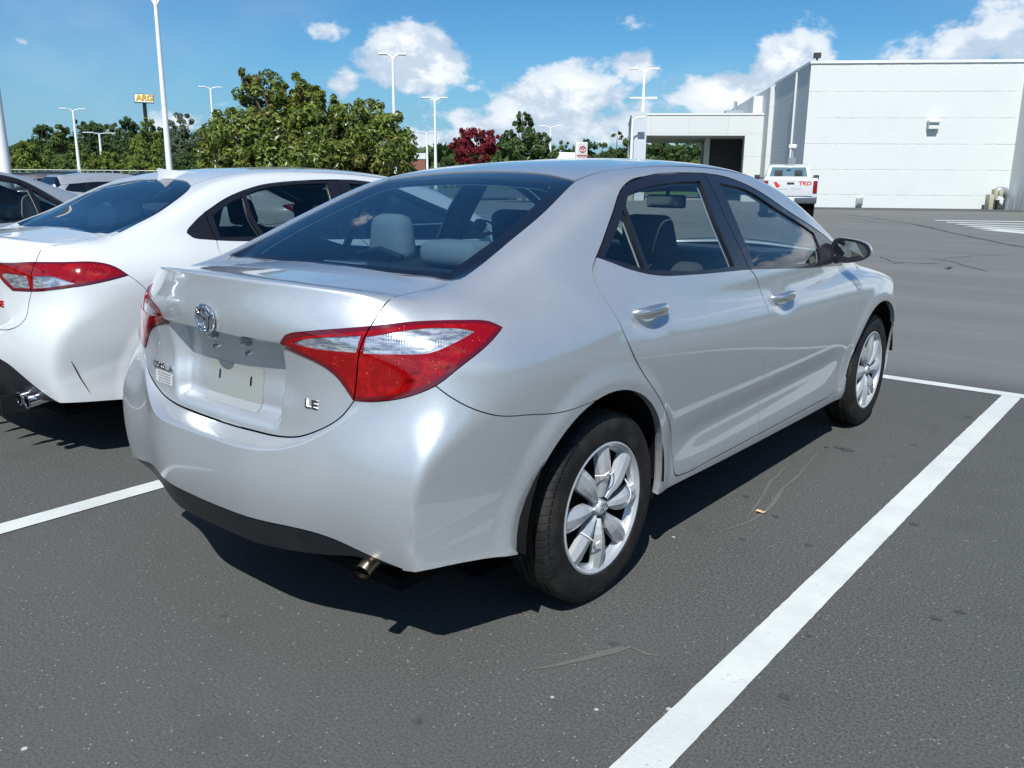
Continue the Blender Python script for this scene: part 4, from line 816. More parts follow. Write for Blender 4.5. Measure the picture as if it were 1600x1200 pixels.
# ================= setting =================
G=lambda n,**k: mat(n,**k)
def ray_ground(px,py):
    d=_f+(px-800)/CAM['f']*_r-(py-600)/CAM['f']*_u; t=-CAM['loc'][2]/d.z; return Vector(CAM['loc'])+d*t
def at(px,dist,z=0,py=278):
    d=_f+(px-800)/CAM['f']*_r-(py-600)/CAM['f']*_u; h=Vector((d.x,d.y)).normalized(); return Vector((CAM['loc'][0]+h.x*dist,CAM['loc'][1]+h.y*dist,z))
m=mat('asphalt',(.05,.05,.05),.85,spec=.35); N=NT(m); P_=N.pos()
big=N.noise(P_,.35,5,.6); mid=N.noise(P_,2.2,5,.65); fin=N.noise(P_,120,4,.8); agg=N.n('ShaderNodeTexVoronoi',{'Vector':P_,'Scale':260.}).outputs['Distance']
v2=N.n('ShaderNodeTexVoronoi',{'Vector':P_,'Scale':120.}); rnd=N.n('ShaderNodeTexWhiteNoise',{'Vector':v2.outputs['Position']},noise_dimensions='3D').outputs['Value']
col=N.mix(N.ss(fin,.30,.70),c4(.026,.028,.026),c4(.120,.125,.118)); col=N.mix(N.math('MULTIPLY',N.ss(big,.35,.7),.5),col,c4(.078,.082,.078)); col=N.mix(N.math('MULTIPLY',N.ss(mid,.5,.75),.35),col,c4(.044,.047,.047))
yy=N.n('ShaderNodeSeparateXYZ',{0:P_}).outputs[1]; aisle=N.ss(N.math('ADD',yy,N.math('MULTIPLY',big,.8)),4.3,5.2); wp=N.n('ShaderNodeMapping',{'Vector':P_,'Rotation':(0,0,.57),'Scale':(.05,.9,1)}).outputs[0]; streak=N.noise(wp,1.0,4,.6); col=N.mix(N.math('MULTIPLY',aisle,N.ss(streak,.30,.70,.60,.85)),col,c4(.165,.168,.160))
# pale stones and a few dark drips
st_=N.math('MULTIPLY',N.math('GREATER_THAN',rnd,.975),N.ss(v2.outputs['Distance'],.38,.25)); col=N.mix(N.math('MULTIPLY',st_,.75),col,c4(.30,.29,.27))
v3=N.n('ShaderNodeTexVoronoi',{'Vector':P_,'Scale':17.}); r3=N.n('ShaderNodeTexWhiteNoise',{'Vector':v3.outputs['Position']},noise_dimensions='3D').outputs['Value']
sp3=N.math('MULTIPLY',N.math('GREATER_THAN',r3,.986),N.ss(v3.outputs['Distance'],.16,.09)); col=N.mix(sp3,col,c4(.42,.41,.38))
v4=N.n('ShaderNodeTexVoronoi',{'Vector':P_,'Scale':5.5}); r4=N.n('ShaderNodeTexWhiteNoise',{'Vector':v4.outputs['Position']},noise_dimensions='3D').outputs['Value']
sp4=N.math('MULTIPLY',N.math('GREATER_THAN',r4,.90),N.ss(N.math('ADD',v4.outputs['Distance'],N.math('MULTIPLY',mid,.25)),.26,.16)); col=N.mix(N.math('MULTIPLY',sp4,.55),col,c4(.018,.018,.019))
N.put(N.b.inputs['Base Color'],col); N.put(N.b.inputs['Normal'],N.bump(N.math('ADD',N.math('MULTIPLY',fin,.5),agg),.22,.002))
M_asph=m
def sheet(name,pts,z,m,kind='structure',parent=None):
    b=MB().add([(p[0],p[1],z) for p in pts],[tuple(range(len(pts)))]); o=b.build(name,m,parent); 
    if kind: tag(o,kind=kind)
    return o
def sunk(name,pts,z,m): return sheet(name,pts,z,m)
mg=mat('grass',(.05,.09,.02),.9,spec=.2); N=NT(mg); P_=N.pos(); N.put(N.b.inputs['Base Color'],N.mix(N.noise(P_,.5,6,.7),c4(.035,.07,.015),c4(.10,.15,.04))); N.put(N.b.inputs['Normal'],N.bump(N.noise(P_,30,3),.8,.05))
sheet('ground',[(-2500,-2500),(2500,-2500),(2500,2500),(-2500,2500)],-.02,mg)
sheet('parking_lot',[(-34,-60),(60,-60),(60,75),(-8,75),(-30,52),(-40,34)],0,M_asph)
# road beyond the lot with a pale kerb, seen through the rear glass
md=mat('road_asphalt',(.085,.085,.083),.8); sheet('road',[(-200,-60),(-58,-60),(-58,30),(-30,66),(-60,90),(-200,60)],-.012,md)
mk=mat('concrete',(.30,.29,.27),.85); N=NT(mk); N.put(N.b.inputs['Base Color'],N.mix(N.noise(N.pos(),3,5,.7),c4(.24,.235,.22),c4(.38,.37,.34)))
def strip(name,pts,w,z,m,h=0,kind='structure',parent=None):
    P=[Vector((p[0],p[1])) for p in pts]; L=[];R_=[]
    ws=w if hasattr(w,'__len__') else [w]*len(P)
    for i,q in enumerate(P):
        t=(P[min(i+1,len(P)-1)]-P[max(i-1,0)]).normalized(); n=Vector((-t.y,t.x)); L.append(q+n*ws[i]/2); R_.append(q-n*ws[i]/2)
    n=len(P); vs=[(a.x,a.y,z) for a in L]+[(a.x,a.y,z) for a in R_]; fs=[(i,n+i,n+i+1,i+1) for i in range(n-1)]
    if h: vs+=[(a.x,a.y,z-h) for a in L]+[(a.x,a.y,z-h) for a in R_]; fs+=[(2*n+i,i,i+1,2*n+i+1) for i in range(n-1)]+[(n+i,3*n+i,3*n+i+1,n+i+1) for i in range(n-1)]+[(0,2*n,3*n,n),(n-1,2*n-1,4*n-1,3*n-1)]
    o=MB().add(vs,fs).build(name,m,parent)
    if kind: tag(o,kind=kind)
    return o
strip('kerb',[(-34.1,-60),(-34.1,20),(-40.2,34),(-30.2,52.2),(-8,75.2)],.18,.13,mk,.15)
# painted bay lines
ml=mat('line_paint',(.74,.76,.73),.65); N=NT(ml); P_=N.pos(); wear=N.math('MULTIPLY',N.ss(N.noise(P_,55,4,.75),.60,.72),N.ss(N.noise(P_,3,3,.6),.40,.62)); tone=N.noise(P_,2.5,4,.7)
c_=N.mix(N.ss(tone,.3,.7),c4(.47,.495,.48),c4(.56,.59,.565)); N.put(N.b.inputs['Base Color'],N.mix(N.math('MULTIPLY',wear,.85),c_,c4(.10,.10,.10))); N.put(N.b.inputs['Normal'],N.bump(N.noise(P_,120,3),.4,.003))
def line(pts,w):
    # slightly ragged edges
    P=[Vector(p) for p in pts]; a,b=P; n=max(2,int((b-a).length/.03)); t=(b-a).normalized(); nn=Vector((-t.y,t.x)); rnd=random.Random(int(a.x*100)+7)
    e1=[rnd.uniform(-.0011,.0011) for _ in range(n+1)]; e2=[rnd.uniform(-.0011,.0011) for _ in range(n+1)]
    vs=[]
    for i in range(n+1):
        q=a+(b-a)*i/n; u=q+nn*(w/2+e1[i]); v=q-nn*(w/2+e2[i]); vs+=[(u.x,u.y,.004),(v.x,v.y,.004)]
    o=MB().add(vs,[(2*i,2*i+1,2*i+3,2*i+2) for i in range(n)]).build('parking_line',ml); return tag(o,kind='structure')
for x in (1.382,-1.247,-3.87,-6.49,-9.1,-11.7): line([(x,-1.75),(x,3.980)],.108)
line([(-14.3,4.040),(8.4,4.040)],.116)
for x in (4.0,6.6): line([(x,.2),(x,3.98)],.108)
# distant bays in front of the far cars
for k in range(7): line([(-21.5,6+k*2.75),(-16.5,6+k*2.75)],.12)
# cracks sealed with tar, chalky scuffs, dark drips
mt=mat('crack_sealant',(.012,.012,.013),.5)
def wig(pts,n,amp,seed):
    r=random.Random(seed); out=[]
    for a,b in zip(pts,pts[1:]):
        for i in range(n): out.append((a[0]+(b[0]-a[0])*i/n+r.uniform(-amp,amp),a[1]+(b[1]-a[1])*i/n+r.uniform(-amp,amp)))
    return out+[pts[-1]]
cr=lambda L: [tuple(ray_ground(*q)[:2]) for q in L]
for i,(L,w) in enumerate([([(1283,330),(1345,338),(1420,349),(1470,360),(1520,371),(1570,381),(1640,394)],.10),([(1300,336),(1380,349),(1440,352),(1480,360)],.05),([(1376,402),(1395,409),(1440,412),(1478,411)],.035),([(1458,404),(1490,410),(1520,419),(1543,424)],.035),([(1475,404),(1520,400),(1565,399)],.025),([(1478,421),(1484,417)],.07),([(1395,412),(1410,411)],.05)]):
    P=cr(L); P=wig(P,7,.035 if w>.06 else .02,i); r=random.Random(i); strip('tar_seam',P,[w*r.uniform(.5,1.15) for _ in P],.003,mt)
mc=mat('scuffed_asphalt',(.2,.2,.18),.9); N=NT(mc); P_=N.pos(); N.put(N.b.inputs['Base Color'],N.mix(N.noise(P_,90,3,.7),c4(.070,.073,.068),c4(.135,.137,.125))); 
for i,(L,w) in enumerate([([(1278,707),(1262,726),(1243,748),(1226,760),(1216,775),(1206,790),(1192,803),(1170,816),(1131,830)],[.004,.006,.012,.010,.02,.018,.014,.012,.004]),([(1232,722),(1214,745),(1204,752),(1190,778),(1178,795),(1166,812)],[.002,.01,.014,.008,.010,.004]),([(830,1047),(870,1040),(920,1028),(960,1017),(985,1012)],[.004,.012,.020,.03,.004]),([(985,1012),(1010,1022),(1030,1026)],[.004,.014,.004])]):
    strip('scuff_mark',cr(L),w,.002,mc)
mo_=mat('oil_stain',(.048,.048,.049),.8)
rs=random.Random(5)
for px,py,s_ in [(1308,700,.05),(1324,703,.06),(1292,699,.03),(1265,994,.02),(1264,852,.03),(1212,807,.03),(1165,776,.03),(1160,843,.02),(1428,820,.03),(1427,695,.03),(1515,652,.03),(1462,967,.03),(1225,1090,.035),(1500,957,.03)]:
    c=ray_ground(px,py); a0=rs.uniform(0,3); pts=[(c.x+s_*rs.uniform(.25,.75)*math.cos(a),c.y+s_*rs.uniform(.2,.6)*math.sin(a)) for a in np.linspace(0,2*math.pi,11)[:-1]]; sheet('oil_spot',pts,.0025,mo_)
# fallen leaf
c=ray_ground(1187,802); ml_=mat('dry_leaf',(.55,.36,.20),.8); b=MB(); b.add([(c.x+x*.6,c.y+y*.6,.006+h*.7) for x,y,h in((-.035,-.005,0),(-.01,-.018,.008),(.03,-.012,.002),(.04,.006,.01),(.008,.02,.004),(-.02,.014,.01),(0,0,.0))],[(6,0,1),(6,1,2),(6,2,3),(6,3,4),(6,4,5),(6,5,0)]); tag(b.build('dry_leaf',ml_),'small tan dry leaf lying on the asphalt beside the silver sedan','leaf')
# ---------------- white building ----------------
K0=Vector((-15.593,44.509,0)); UX=Vector((.8423,.5390,0)); UY=Vector((-.5390,.8423,0))
MBd=Matrix((UX,UY,Vector((0,0,1)))).transposed().to_4x4(); MBd.translation=K0
mw=mat('painted_block',(.78,.80,.77),.85,spec=.2); N=NT(mw); o=N.obj(); s_=N.n('ShaderNodeSeparateXYZ',{0:o}).outputs
zz=N.math('ADD',s_[2],N.math('MULTIPLY',N.math('SUBTRACT',N.noise(o,4.5,6,.75),.5),.20)); fr=N.math('ABSOLUTE',N.math('SUBTRACT',N.math('FRACT',N.math('DIVIDE',zz,1.33)),.5)); joint=N.math('MULTIPLY',N.ss(fr,.025,.0),N.ss(N.noise(o,1.6,4,.7),.35,.6))
grime=N.ss(N.noise(o,.6,5,.6),.45,.75); cb=N.mix(N.math('MULTIPLY',grime,.35),c4(.60,.63,.62),c4(.54,.57,.56)); N.put(N.b.inputs['Base Color'],N.mix(N.math('MULTIPLY',joint,.4),cb,c4(.44,.465,.46)))
N.put(N.b.inputs['Normal'],N.bump(N.math('ADD',N.math('MULTIPLY',joint,-1.),N.math('MULTIPLY',N.noise(o,9,4),.3)),.6,.03))
mcope=mat('white_metal',(.68,.70,.70),.45); mpan=mat('panel_cladding',(.66,.70,.66),.55); N=NT(mpan); o=N.obj(); br=N.n('ShaderNodeTexBrick',{'Vector':N.n('ShaderNodeMapping',{'Vector':o,'Rotation':(rad(90),0,0)}).outputs[0],'Color1':c4(.56,.585,.57),'Color2':c4(.58,.605,.59),'Mortar':c4(.38,.41,.39),'Scale':1.,'Mortar Size':.012,'Brick Width':2.6,'Row Height':1.5},offset=0.).outputs[0]; N.put(N.b.inputs['Base Color'],br)
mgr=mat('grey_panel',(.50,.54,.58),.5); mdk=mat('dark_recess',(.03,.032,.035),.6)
bd=thing('building','large white block building with flat roof and drive-through canopy behind the truck','building',K0,0); bd.rotation_euler=(0,0,math.atan2(UX.y,UX.x))
MB().box(0,13.5,0,10.2,0,7.42).build('wall',mw,bd)
MB().box(-.06,13.56,-.06,10.26,7.42,7.56).build('coping',mcope,bd)
MB().box(10.72,10.95,-7,-.003,0,7.42).box(10.953,30,-7,-.003,0,7.3).build('side_wing',mw,bd)
MB().box(-.3,13.5,10.203,26,0,7.3).build('rear_block',mpan,bd)
MB().box(-.9,-.303,13.0,26,0,7.0).build('rear_step',mpan,bd)
MB().tube([(-.08,3.2,0),(-.08,3.2,7.35)],.06,8).build('downspout',mcope,bd,smooth=True)
cn=MB(); cn.box(-9.1,-.303,12.0,24,4.35,5.68); cn.build('canopy',mpan,bd); MB().box(-9.15,-.303,11.95,24.05,5.683,5.80).build('canopy_coping',mcope,bd)
MB().box(-9.1,-8.05,11.94,13.2,0,5.90).build('canopy_pillar',mgr,bd); MB().box(-9.1,-8.2,22.9,24,0,4.347).build('canopy_pillar',mgr,bd)
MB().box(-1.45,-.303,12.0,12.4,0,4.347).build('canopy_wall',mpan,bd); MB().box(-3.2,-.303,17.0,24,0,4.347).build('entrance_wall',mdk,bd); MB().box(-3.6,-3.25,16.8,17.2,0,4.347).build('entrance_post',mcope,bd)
l=MB(); l.box(6.15,6.75,-.42,-.003,4.42,4.56); l.box(6.2,6.7,-.30,-.003,4.10,4.418); l.build('wall_lamp_hood',mcope,bd,bevel=.02)
MB().box(2.95,3.28,-.18,-.003,.10,.55).build('wall_box',mat('galvanised',(.42,.46,.47),.4,.6),bd,bevel=.02); MB().box(3.0,3.23,-.184,-.181,.14,.20).build('wall_box_slot',mdk,bd)
MB().tube([(.35,.4,7.55),(.35,.4,7.78)],.05,8).box(.18,.52,.25,.55,7.74,8.0).build('roof_vent',mdk,bd)
MB().box(-2.6,-1.4,14,15,5.8,6.15).tube([(-1.9,14.4,6.1),(-1.9,14.4,6.75)],.12,8).build('roof_fan',mat('galvanised',(.42,.46,.47),.4,.6),bd)
# apron along the wall
ap=[MBd@Vector(v) for v in((-1,-3.6,0),(10.7,-4.6,0),(10.7,-.01,0),(-1,-.01,0))]
ma=mat('wall_apron',(.055,.058,.058),.85); sheet('pavement',[(v.x,v.y) for v in ap],.006,ma)
# elbow duct and valve box by the wall
dk=thing('duct_elbow','shiny metal elbow duct with beige housing standing at the foot of the white wall','duct',MBd@Vector((10.05,-.7,0)),math.atan2(UX.y,UX.x))
mgal=mat('bright_galvanised',(.70,.72,.74),.25,.9)
MB().tube([(-.05+.45*math.cos(a)*1.0,0,.55+.42*math.sin(a)) for a in np.linspace(math.pi*.62,0,10)]+[(.40,0,.0)],[.22]*11,20).build('elbow_pipe',mgal,dk,smooth=True)
mbe=mat('beige_metal',(.36,.36,.27),.7); MB().box(-.62,-.40,-.28,.28,0,.78).box(-.38,-.20,-.22,.22,.55,1.05).box(-.18,.02,-.28,.28,.72,.98).build('housing',mbe,dk,bevel=.02); MB().box(-.18,-.08,-.2,.2,0,.5).box(-.36,-.28,-.2,.2,0,.54).build('support_leg',mdk,dk)
hr=thing('pipe_rail','thin grey pipe rail bent over beside the elbow duct','railing',MBd@Vector((10.6,-1.5,0)),math.atan2(UX.y,UX.x))
MB().tube([(.0,0,0),(.10,-.15,.8),(.25,-.3,1.45),(.5,-.35,1.55),(1.4,-.5,1.5)],.03,8).tube([(.3,-.3,1.5),(.25,-.3,1.2)],.02,6).build('rail_pipe',mat('galvanised',(.42,.46,.47),.4,.6),hr,smooth=True)
# hatched crossing
for i in range(6):
    a=ray_ground(1462+i*17,344.3+i*3.0); b=ray_ground(1660,347.5+i*4.4)
    strip('crossing_stripe',[(a.x,a.y),(b.x,b.y)],.62,.005,ml)
# ---------------- light poles ----------------
mp=mat('pole_white',(.78,.80,.82),.4)
LPG='light poles across the lot'
def pole(px,dist,h,label,r0=.10,arms=((1,1.1),(-1,1.1)),ang=None,head=.55,mid=None,grp=LPG):
    b=at(px,dist); t=thing('light_pole',label,'light pole',b,0,grp); az_=ang if ang is not None else math.atan2(b.y-CAM['loc'][1],b.x-CAM['loc'][0])+math.pi/2
    t.rotation_euler=(0,0,az_)
    MB().tube([(0,0,.5),(0,0,h)],[r0,r0*.55],12).build('pole',mp,t,smooth=True); MB().lathe([(.0,.55),(.30,.55),(.30,0)],20,'z').build('base',mk,t,smooth=True,angle=rad(30))
    for s_,L in arms:
        MB().tube([(0,0,h-.25),(s_*.15,0,h+.02),(s_*L*.45,0,h+.10)],[.05,.045,.04],8).build('arm',mp,t,smooth=True)
        rounded('lamp_head',mp,t,min(s_*L*.40,s_*L),max(s_*L*.40,s_*L),-.17,.17,h+.06,h+.15,.03)
    if mid:
        for s_ in(1,-1): rounded('floodlight',mp,t,min(s_*.12,s_*1.0),max(s_*.12,s_*1.0),-.15,.15,mid-.06,mid+.05,.025)
    return t
def hz(px,dist,py_top): # height that reaches an image row
    d=_f+(px-800)/CAM['f']*_r-(py_top-600)/CAM['f']*_u; return CAM['loc'][2]+d.z/math.hypot(d.x,d.y)*dist
pole(266,33,hz(247,33,-2),'tall white light pole, nearest of the row, rising between the fin and the magnolia',.115)
pole(9,19,hz(-30,19,-60),'thick white light pole cut by the left edge of the photo',.13)
pole(125.5,92,hz(115,92,172),'double-headed white light pole in front of the left trees',.17)
pole(162,118,hz(158,118,209),'short white light pole just right of the taller one before the left trees',.20,arms=((1,1.8),(-1,1.8)))
pole(339,92,hz(334,92,138),'white light pole rising out of the left side of the magnolia',.16)
pole(618,50,hz(617,50,88),'tall light pole behind the right half of the magnolia, in front of the cloud',.115,arms=((1,.75),(-1,.75)))
pole(681,74,hz(683,74,155),'white light pole right of the magnolia, taller of the pair',.15)
pole(668,110,hz(669,110,207),'white light pole right of the magnolia, shorter of the pair',.18,arms=((1,1.3),(-1,1.3)))
pole(859,84,hz(861,84,199),'white light pole between the green tree and the pylon sign',.16)
pole(1000,66,hz(1006,66,110),'white light pole with two tiers of lamps above the canopy',.15,mid=hz(1004,66,153))
pole(985,60,hz(989,60,186),'white single-arm light pole just left of the canopy pillar',.14,arms=((-1,.8),))
# ---------------- signs ----------------
b=at(236,150); yg=thing('pylon_sign','yellow and white box sign on a dark post above the left trees','sign',b,math.atan2(b.y+2.2,b.x-2.2)-math.pi/2)
zt=hz(228,150,147); zb=hz(228,150,161); Wd=25/1322*150*1.0
MB().tube([(0,.2,0),(0,.2,zb)],.30,10).build('post',M_trim,yg,smooth=True); MB().box(-Wd/2,Wd/2,-.4,.5,zb,zt).build('sign_box',mat('sign_case',(.05,.06,.07),.5),yg)
MB().box(-Wd/2+.08,Wd/2-.08,-.44,-.403,zb+.08,zt-.08).build('sign_face',mat('sign_cream',(.85,.84,.70),.5),yg)
f=Matrix.Translation((0.12,-.46,(zb+zt)/2+.04))@Matrix.Rotation(rad(90),4,'X'); text('sign_letters','ARG',1.15,mat('sign_gold',(.62,.36,.02),.5),yg,f,.02,bold=.05,sx=1.05)
b=at(907,120); tg=thing('pylon_sign','white pylon sign with red oval emblem beyond the car roof','sign',b,math.atan2(b.y+2.2,b.x-2.2)-math.pi/2+.35)
zt=hz(906,120,222); w=14/1322*120*1.05
MB().box(-w*.62,w*.62,-.25,.25,0,zt).build('sign_body',mcope,tg,bevel=.04); MB().box(-w*.40,w*.58,-.262,-.253,.3,zt-.15).build('sign_face',mat('sign_silver',(.60,.60,.62),.5),tg)
mr=mat('sign_red',(.45,.01,.03),.4); e=emblem_rings(tg,(.1,-.285,zt-.95),(1,0,0),(0,0,1),.46,mr); f=Matrix.Translation((.1,-.28,zt-1.85))@Matrix.Rotation(rad(90),4,'X'); text('sign_letters','TOYOTA',.42,mr,tg,f,.01,bold=.02)
# ---------------- trees ----------------
def leafmat(name,a,b,c,tr=.35,rough=.5,spec=.3):
    m=mat(name,a,rough,spec=spec); N=NT(m); g=N.n('ShaderNodeNewGeometry'); ri=g.outputs['Random Per Island']; big=N.noise(N.pos(),.9,3,.6)
    cc=N.mix(N.ss(ri,.0,1.),c4(*a),c4(*b)); cc=N.mix(N.math('MULTIPLY',N.ss(big,.5,.75),.7),cc,c4(*c)); N.put(N.b.inputs['Base Color'],cc)
    tl=N.n('ShaderNodeBsdfTranslucent',{'Color':cc}); mx_=N.n('ShaderNodeMixShader',{0:tr,1:N.b.outputs[0],2:tl.outputs[0]}); o=m.node_tree.nodes['Material Output']; m.node_tree.links.new(mx_.outputs[0],o.inputs[0]); return m
mbark=mat('bark',(.10,.075,.055),.9); N=NT(mbark); N.put(N.b.inputs['Normal'],N.bump(N.noise(N.obj(),12,5),.8,.05))
def tree(name,label,loc,blobs,n,leaf,m,trunk_h,group=None,seed=0,shell=.55,trunk_r=.15,bare=0,cat='tree',aspect=.45,droop=.3):
    """blobs: (x,y,z,rx,rz); leaves spread through and around each clump"""
    rg=np.random.default_rng(seed); t=thing(name,label,cat,loc,0,group)
    vol=np.array([b[3]**2*b[4] for b in blobs])**.75; cnt=(n*vol/vol.sum()).astype(int)+1
    cen=[];out=[]
    for (x,y,z,rx,rz),k in zip(blobs,cnt):
        # sub clumps make the outline uneven
        ns=max(6,int(k/70)); d=rg.normal(size=(ns,3)); d/=np.linalg.norm(d,axis=1,keepdims=True); rr=rg.uniform(shell,1.0,ns)**.6; sc=d*rr[:,None]*[rx,rx,rz]+[x,y,z]; ss_=rg.uniform(.22,.40,ns)*min(rx,rz)
        i=rg.integers(0,ns,k); q=rg.normal(size=(k,3)); q/=np.linalg.norm(q,axis=1,keepdims=True); r=rg.uniform(.3,1.1,k)**.5; pp=sc[i]+q*(ss_[i]*r)[:,None]
        cen.append(pp); o=(pp-[x,y,z])/[rx,rx,rz]; o=o/np.maximum(np.linalg.norm(o,axis=1,keepdims=True),1e-6)*.5+q; out.append(o)
    P=np.concatenate(cen); O=np.concatenate(out); k=len(P); ok=P[:,2]>.15; P=P[ok];O=O[ok];k=len(P)
    nn=O+rg.normal(size=(k,3))*.55+[0,0,.35]; nn/=np.linalg.norm(nn,axis=1,keepdims=True); a=np.cross(nn,rg.normal(size=(k,3))); a/=np.linalg.norm(a,axis=1,keepdims=True); b=np.cross(nn,a)
    L=leaf*rg.uniform(.6,1.3,k)[:,None]; w=L*aspect
    V=np.stack([P-a*L,P-b*w+nn*L*.1,P+a*L-[0,0,0]-np.array([0,0,1])*L*droop,P+b*w+nn*L*.1],1).reshape(-1,3)
    me=bpy.data.meshes.new('crown'); me.from_pydata(V.tolist(),[],[(4*i,4*i+1,4*i+2,4*i+3) for i in range(k)]); me.materials.append(m); link(bpy.data.objects.new('crown',me),t)
    T=MB(); r2=random.Random(seed); top=max(b[2] for b in blobs); T.tube([(0,0,-.1),(.05,0,trunk_h*.5),(0,.05,trunk_h),(0,0,top)],[trunk_r,trunk_r*.8,trunk_r*.65,trunk_r*.15],10)
    for (x,y,z,rx,rz) in blobs:
        zs=min(trunk_h*.8,z*.6); mid_=(x*.5+r2.uniform(-.1,.1)*rx,y*.5,(zs+z)/2+.1*rz); T.tube([(0,0,zs),mid_,(x,y,z),(x*1.1+r2.uniform(-.4,.4)*rx,y*1.1,z+rz*.6)],[trunk_r*.45,trunk_r*.3,trunk_r*.2,trunk_r*.05],6)
    T.build('trunk',mbark,t,smooth=True); return t
def prof_tree(name,label,px0,px1,tops,dist,base,n,leaf,m,group=None,seed=0,depth=.5,**k):
    """crown described by image-independent clumps: tops=list of (fraction across, height m, radius m)"""
ml_mag=leafmat('magnolia_leaf',(.055,.10,.02),(.25,.30,.055),(.22,.17,.05),.38,.34,.45)
D=26.; c0=at(478,D); ax=(at(600,D)-at(400,D)).normalized(); sc=D/1322*1.16
def B(px,py,r,rz=None,dep=0): # clump from photo measures, placed at its true place in the lot
    z=hz(px,D,py); v=at(px,D)-c0+ (at(px,D+dep)-at(px,D)); return (v.x,v.y,z,r,rz or r)
mb_=[B(420,150,.75,.6),B(395,130,.35,.35),B(475,135,.42,.3),B(455,160,.7,.5,.5),B(510,152,.35,.25),B(500,190,.9,.6,-.4),B(560,185,.9,.55),B(605,205,.75,.65),B(350,200,.55,.5),B(380,215,1.0,.7,-.5),B(440,215,1.1,.8,-.8),B(520,220,1.1,.8,-.9),B(590,235,1.0,.8,-.5),B(345,245,.75,.6),B(400,255,1.1,.8,-.7),B(480,260,1.2,.9,-1),B(560,262,1.2,.8,-.8),B(625,250,.5,.5),B(640,268,.4,.35),B(430,290,1.4,.8),B(530,292,1.4,.8),B(480,215,1.3,1.0,1),B(480,150,.5,.45)]
tree('magnolia_tree','large glossy dark green magnolia rising behind the two sedans',c0,mb_,46000,.088,ml_mag,.9,seed=3,trunk_r=.16,aspect=.42)
ml_red=leafmat('maple_leaf',(.13,.012,.02),(.28,.02,.035),(.09,.015,.02),.3,.5); D=56.; c0=at(747,D)
tree('maple_tree','small crimson-leaved tree between the light poles and the green tree',c0,[B(745,222,1.1,.8),B(722,228,.9,.6),B(772,225,.9,.6),B(735,208,.7,.4),B(765,212,.7,.4),B(715,218,.4,.3),B(778,236,.7,.5),B(740,243,1.2,.6)],9000,.10,ml_red,1.2,seed=5,trunk_r=.1)
ml_grn=leafmat('laurel_leaf',(.05,.095,.025),(.10,.16,.045),(.04,.07,.02),.3,.4,.35); D=52.; c0=at(818,D)
tree('evergreen_tree','compact dark green tree right beside the crimson tree',c0,[B(818,195,.6,.5),B(812,215,1.0,.6),B(835,222,.9,.6),B(800,232,1.0,.6),B(830,240,1.4,.7),B(795,248,1.1,.5),B(855,244,.8,.5),B(815,182,.3,.3)],13000,.11,ml_grn,1.0,seed=6,trunk_r=.12)
ml_a=leafmat('tree_leaf',(.08,.13,.035),(.14,.20,.055),(.055,.095,.03),.3,.7,.15); ml_b=leafmat('light_leaf',(.15,.20,.045),(.22,.28,.06),(.10,.15,.04),.35,.7,.15); ml_c=leafmat('pine_leaf',(.05,.09,.032),(.08,.125,.045),(.04,.07,.026),.2,.8,.1); ml_d=leafmat('grey_leaf',(.10,.135,.08),(.14,.18,.11),(.07,.10,.06),.3,.7,.15)
TG='trees beyond the left side of the lot'
rt=random.Random(11)
spec=[(-40,150,205,'round mid green tree furthest left beyond the lot',ml_a,22),(22,150,232,'low green tree at the far left edge behind the pole',ml_c,16),(48,110,222,'pale yellow-green bushy tree behind the dark parked wagons',ml_b,17),(80,125,190,'dark pine left of the double-headed pole',ml_c,20),(105,118,196,'mid green tree directly behind the double-headed pole',ml_a,18),(140,122,184,'tall dark tree between the two left poles',ml_c,22),(178,125,190,'dark green rounded tree right of the short pole',ml_a,22),(208,120,184,'broad green tree under the yellow sign',ml_c,20),(238,108,186,'green tree with bare twigs on top behind the tall pole',ml_b,20),(262,116,196,'green tree hidden mostly by the tall near pole',ml_a,18),(293,100,176,'grey-green feathery tree left of the magnolia',ml_d,22),(322,112,200,'mid green tree touching the magnolia edge',ml_a,20),(165,96,238,'low light green bush row tree below the short pole',ml_b,22),(225,98,232,'low light green tree below the yellow sign',ml_b,22),(120,98,240,'low green tree behind the silver crossover',ml_a,22),(285,92,240,'low dark green tree behind the shark fin pole',ml_c,18),(10,105,246,'low bright bush tree behind the left edge pole',ml_b,16)]
for i,(px,D,pt_,lab,mm,hw) in enumerate(spec):
    c0=at(px,D); H=hz(px,D,pt_); R_=hw/1322*D*1.15; bl=[]
    for k in range(9):
        f_=rt.uniform(.12,.9); rr=R_*(.85 if f_<.6 else .62); a=rt.uniform(0,6.28); q=R_*(1-f_*.7)*.7; bl.append((math.cos(a)*q,math.sin(a)*q,min(H*f_,H-rr*.7),rr,rr*.8))
    bl.append((0,0,H-R_*.35,R_*.5,R_*.38)); bl.append((rt.uniform(-.5,.5)*R_,0,H-R_*.60,R_*.7,R_*.5)); bl.append((0,0,H*.42,R_*1.15,H*.42))
    tree('pine_tree' if mm is ml_c else 'broadleaf_tree',lab,c0,bl,9000,D/1322*2.1,mm,H*.35,TG,seed=20+i,trunk_r=.25)
TG2='trees on the far side behind the canopy'
spec=[(715,150,236,'low green tree between the light poles and crimson tree',14),(695,140,243,'small dark bush tree just right of the tall mid pole',10),(880,170,217,'dark green tree right of the compact evergreen',16),(912,175,219,'dark green tree behind the red emblem sign',16),(940,185,222,'low dark tree right of the red emblem sign',14),(962,165,206,'tall dark green tree left of the canopy pillar',15),(985,170,212,'dark green tree hidden by the canopy pillar',14),(1030,165,215,'green tree first under the canopy from the left',18),(1062,170,215,'green tree in the middle of the canopy opening',18),(1095,165,218,'green tree right of the middle of the canopy opening',18),(1125,150,226,'bright light green tree near the canopy entrance',16),(1105,120,250,'low yellow-green shrub tree under the canopy',18),(650,170,238,'small far tree beside the brick block',10)]
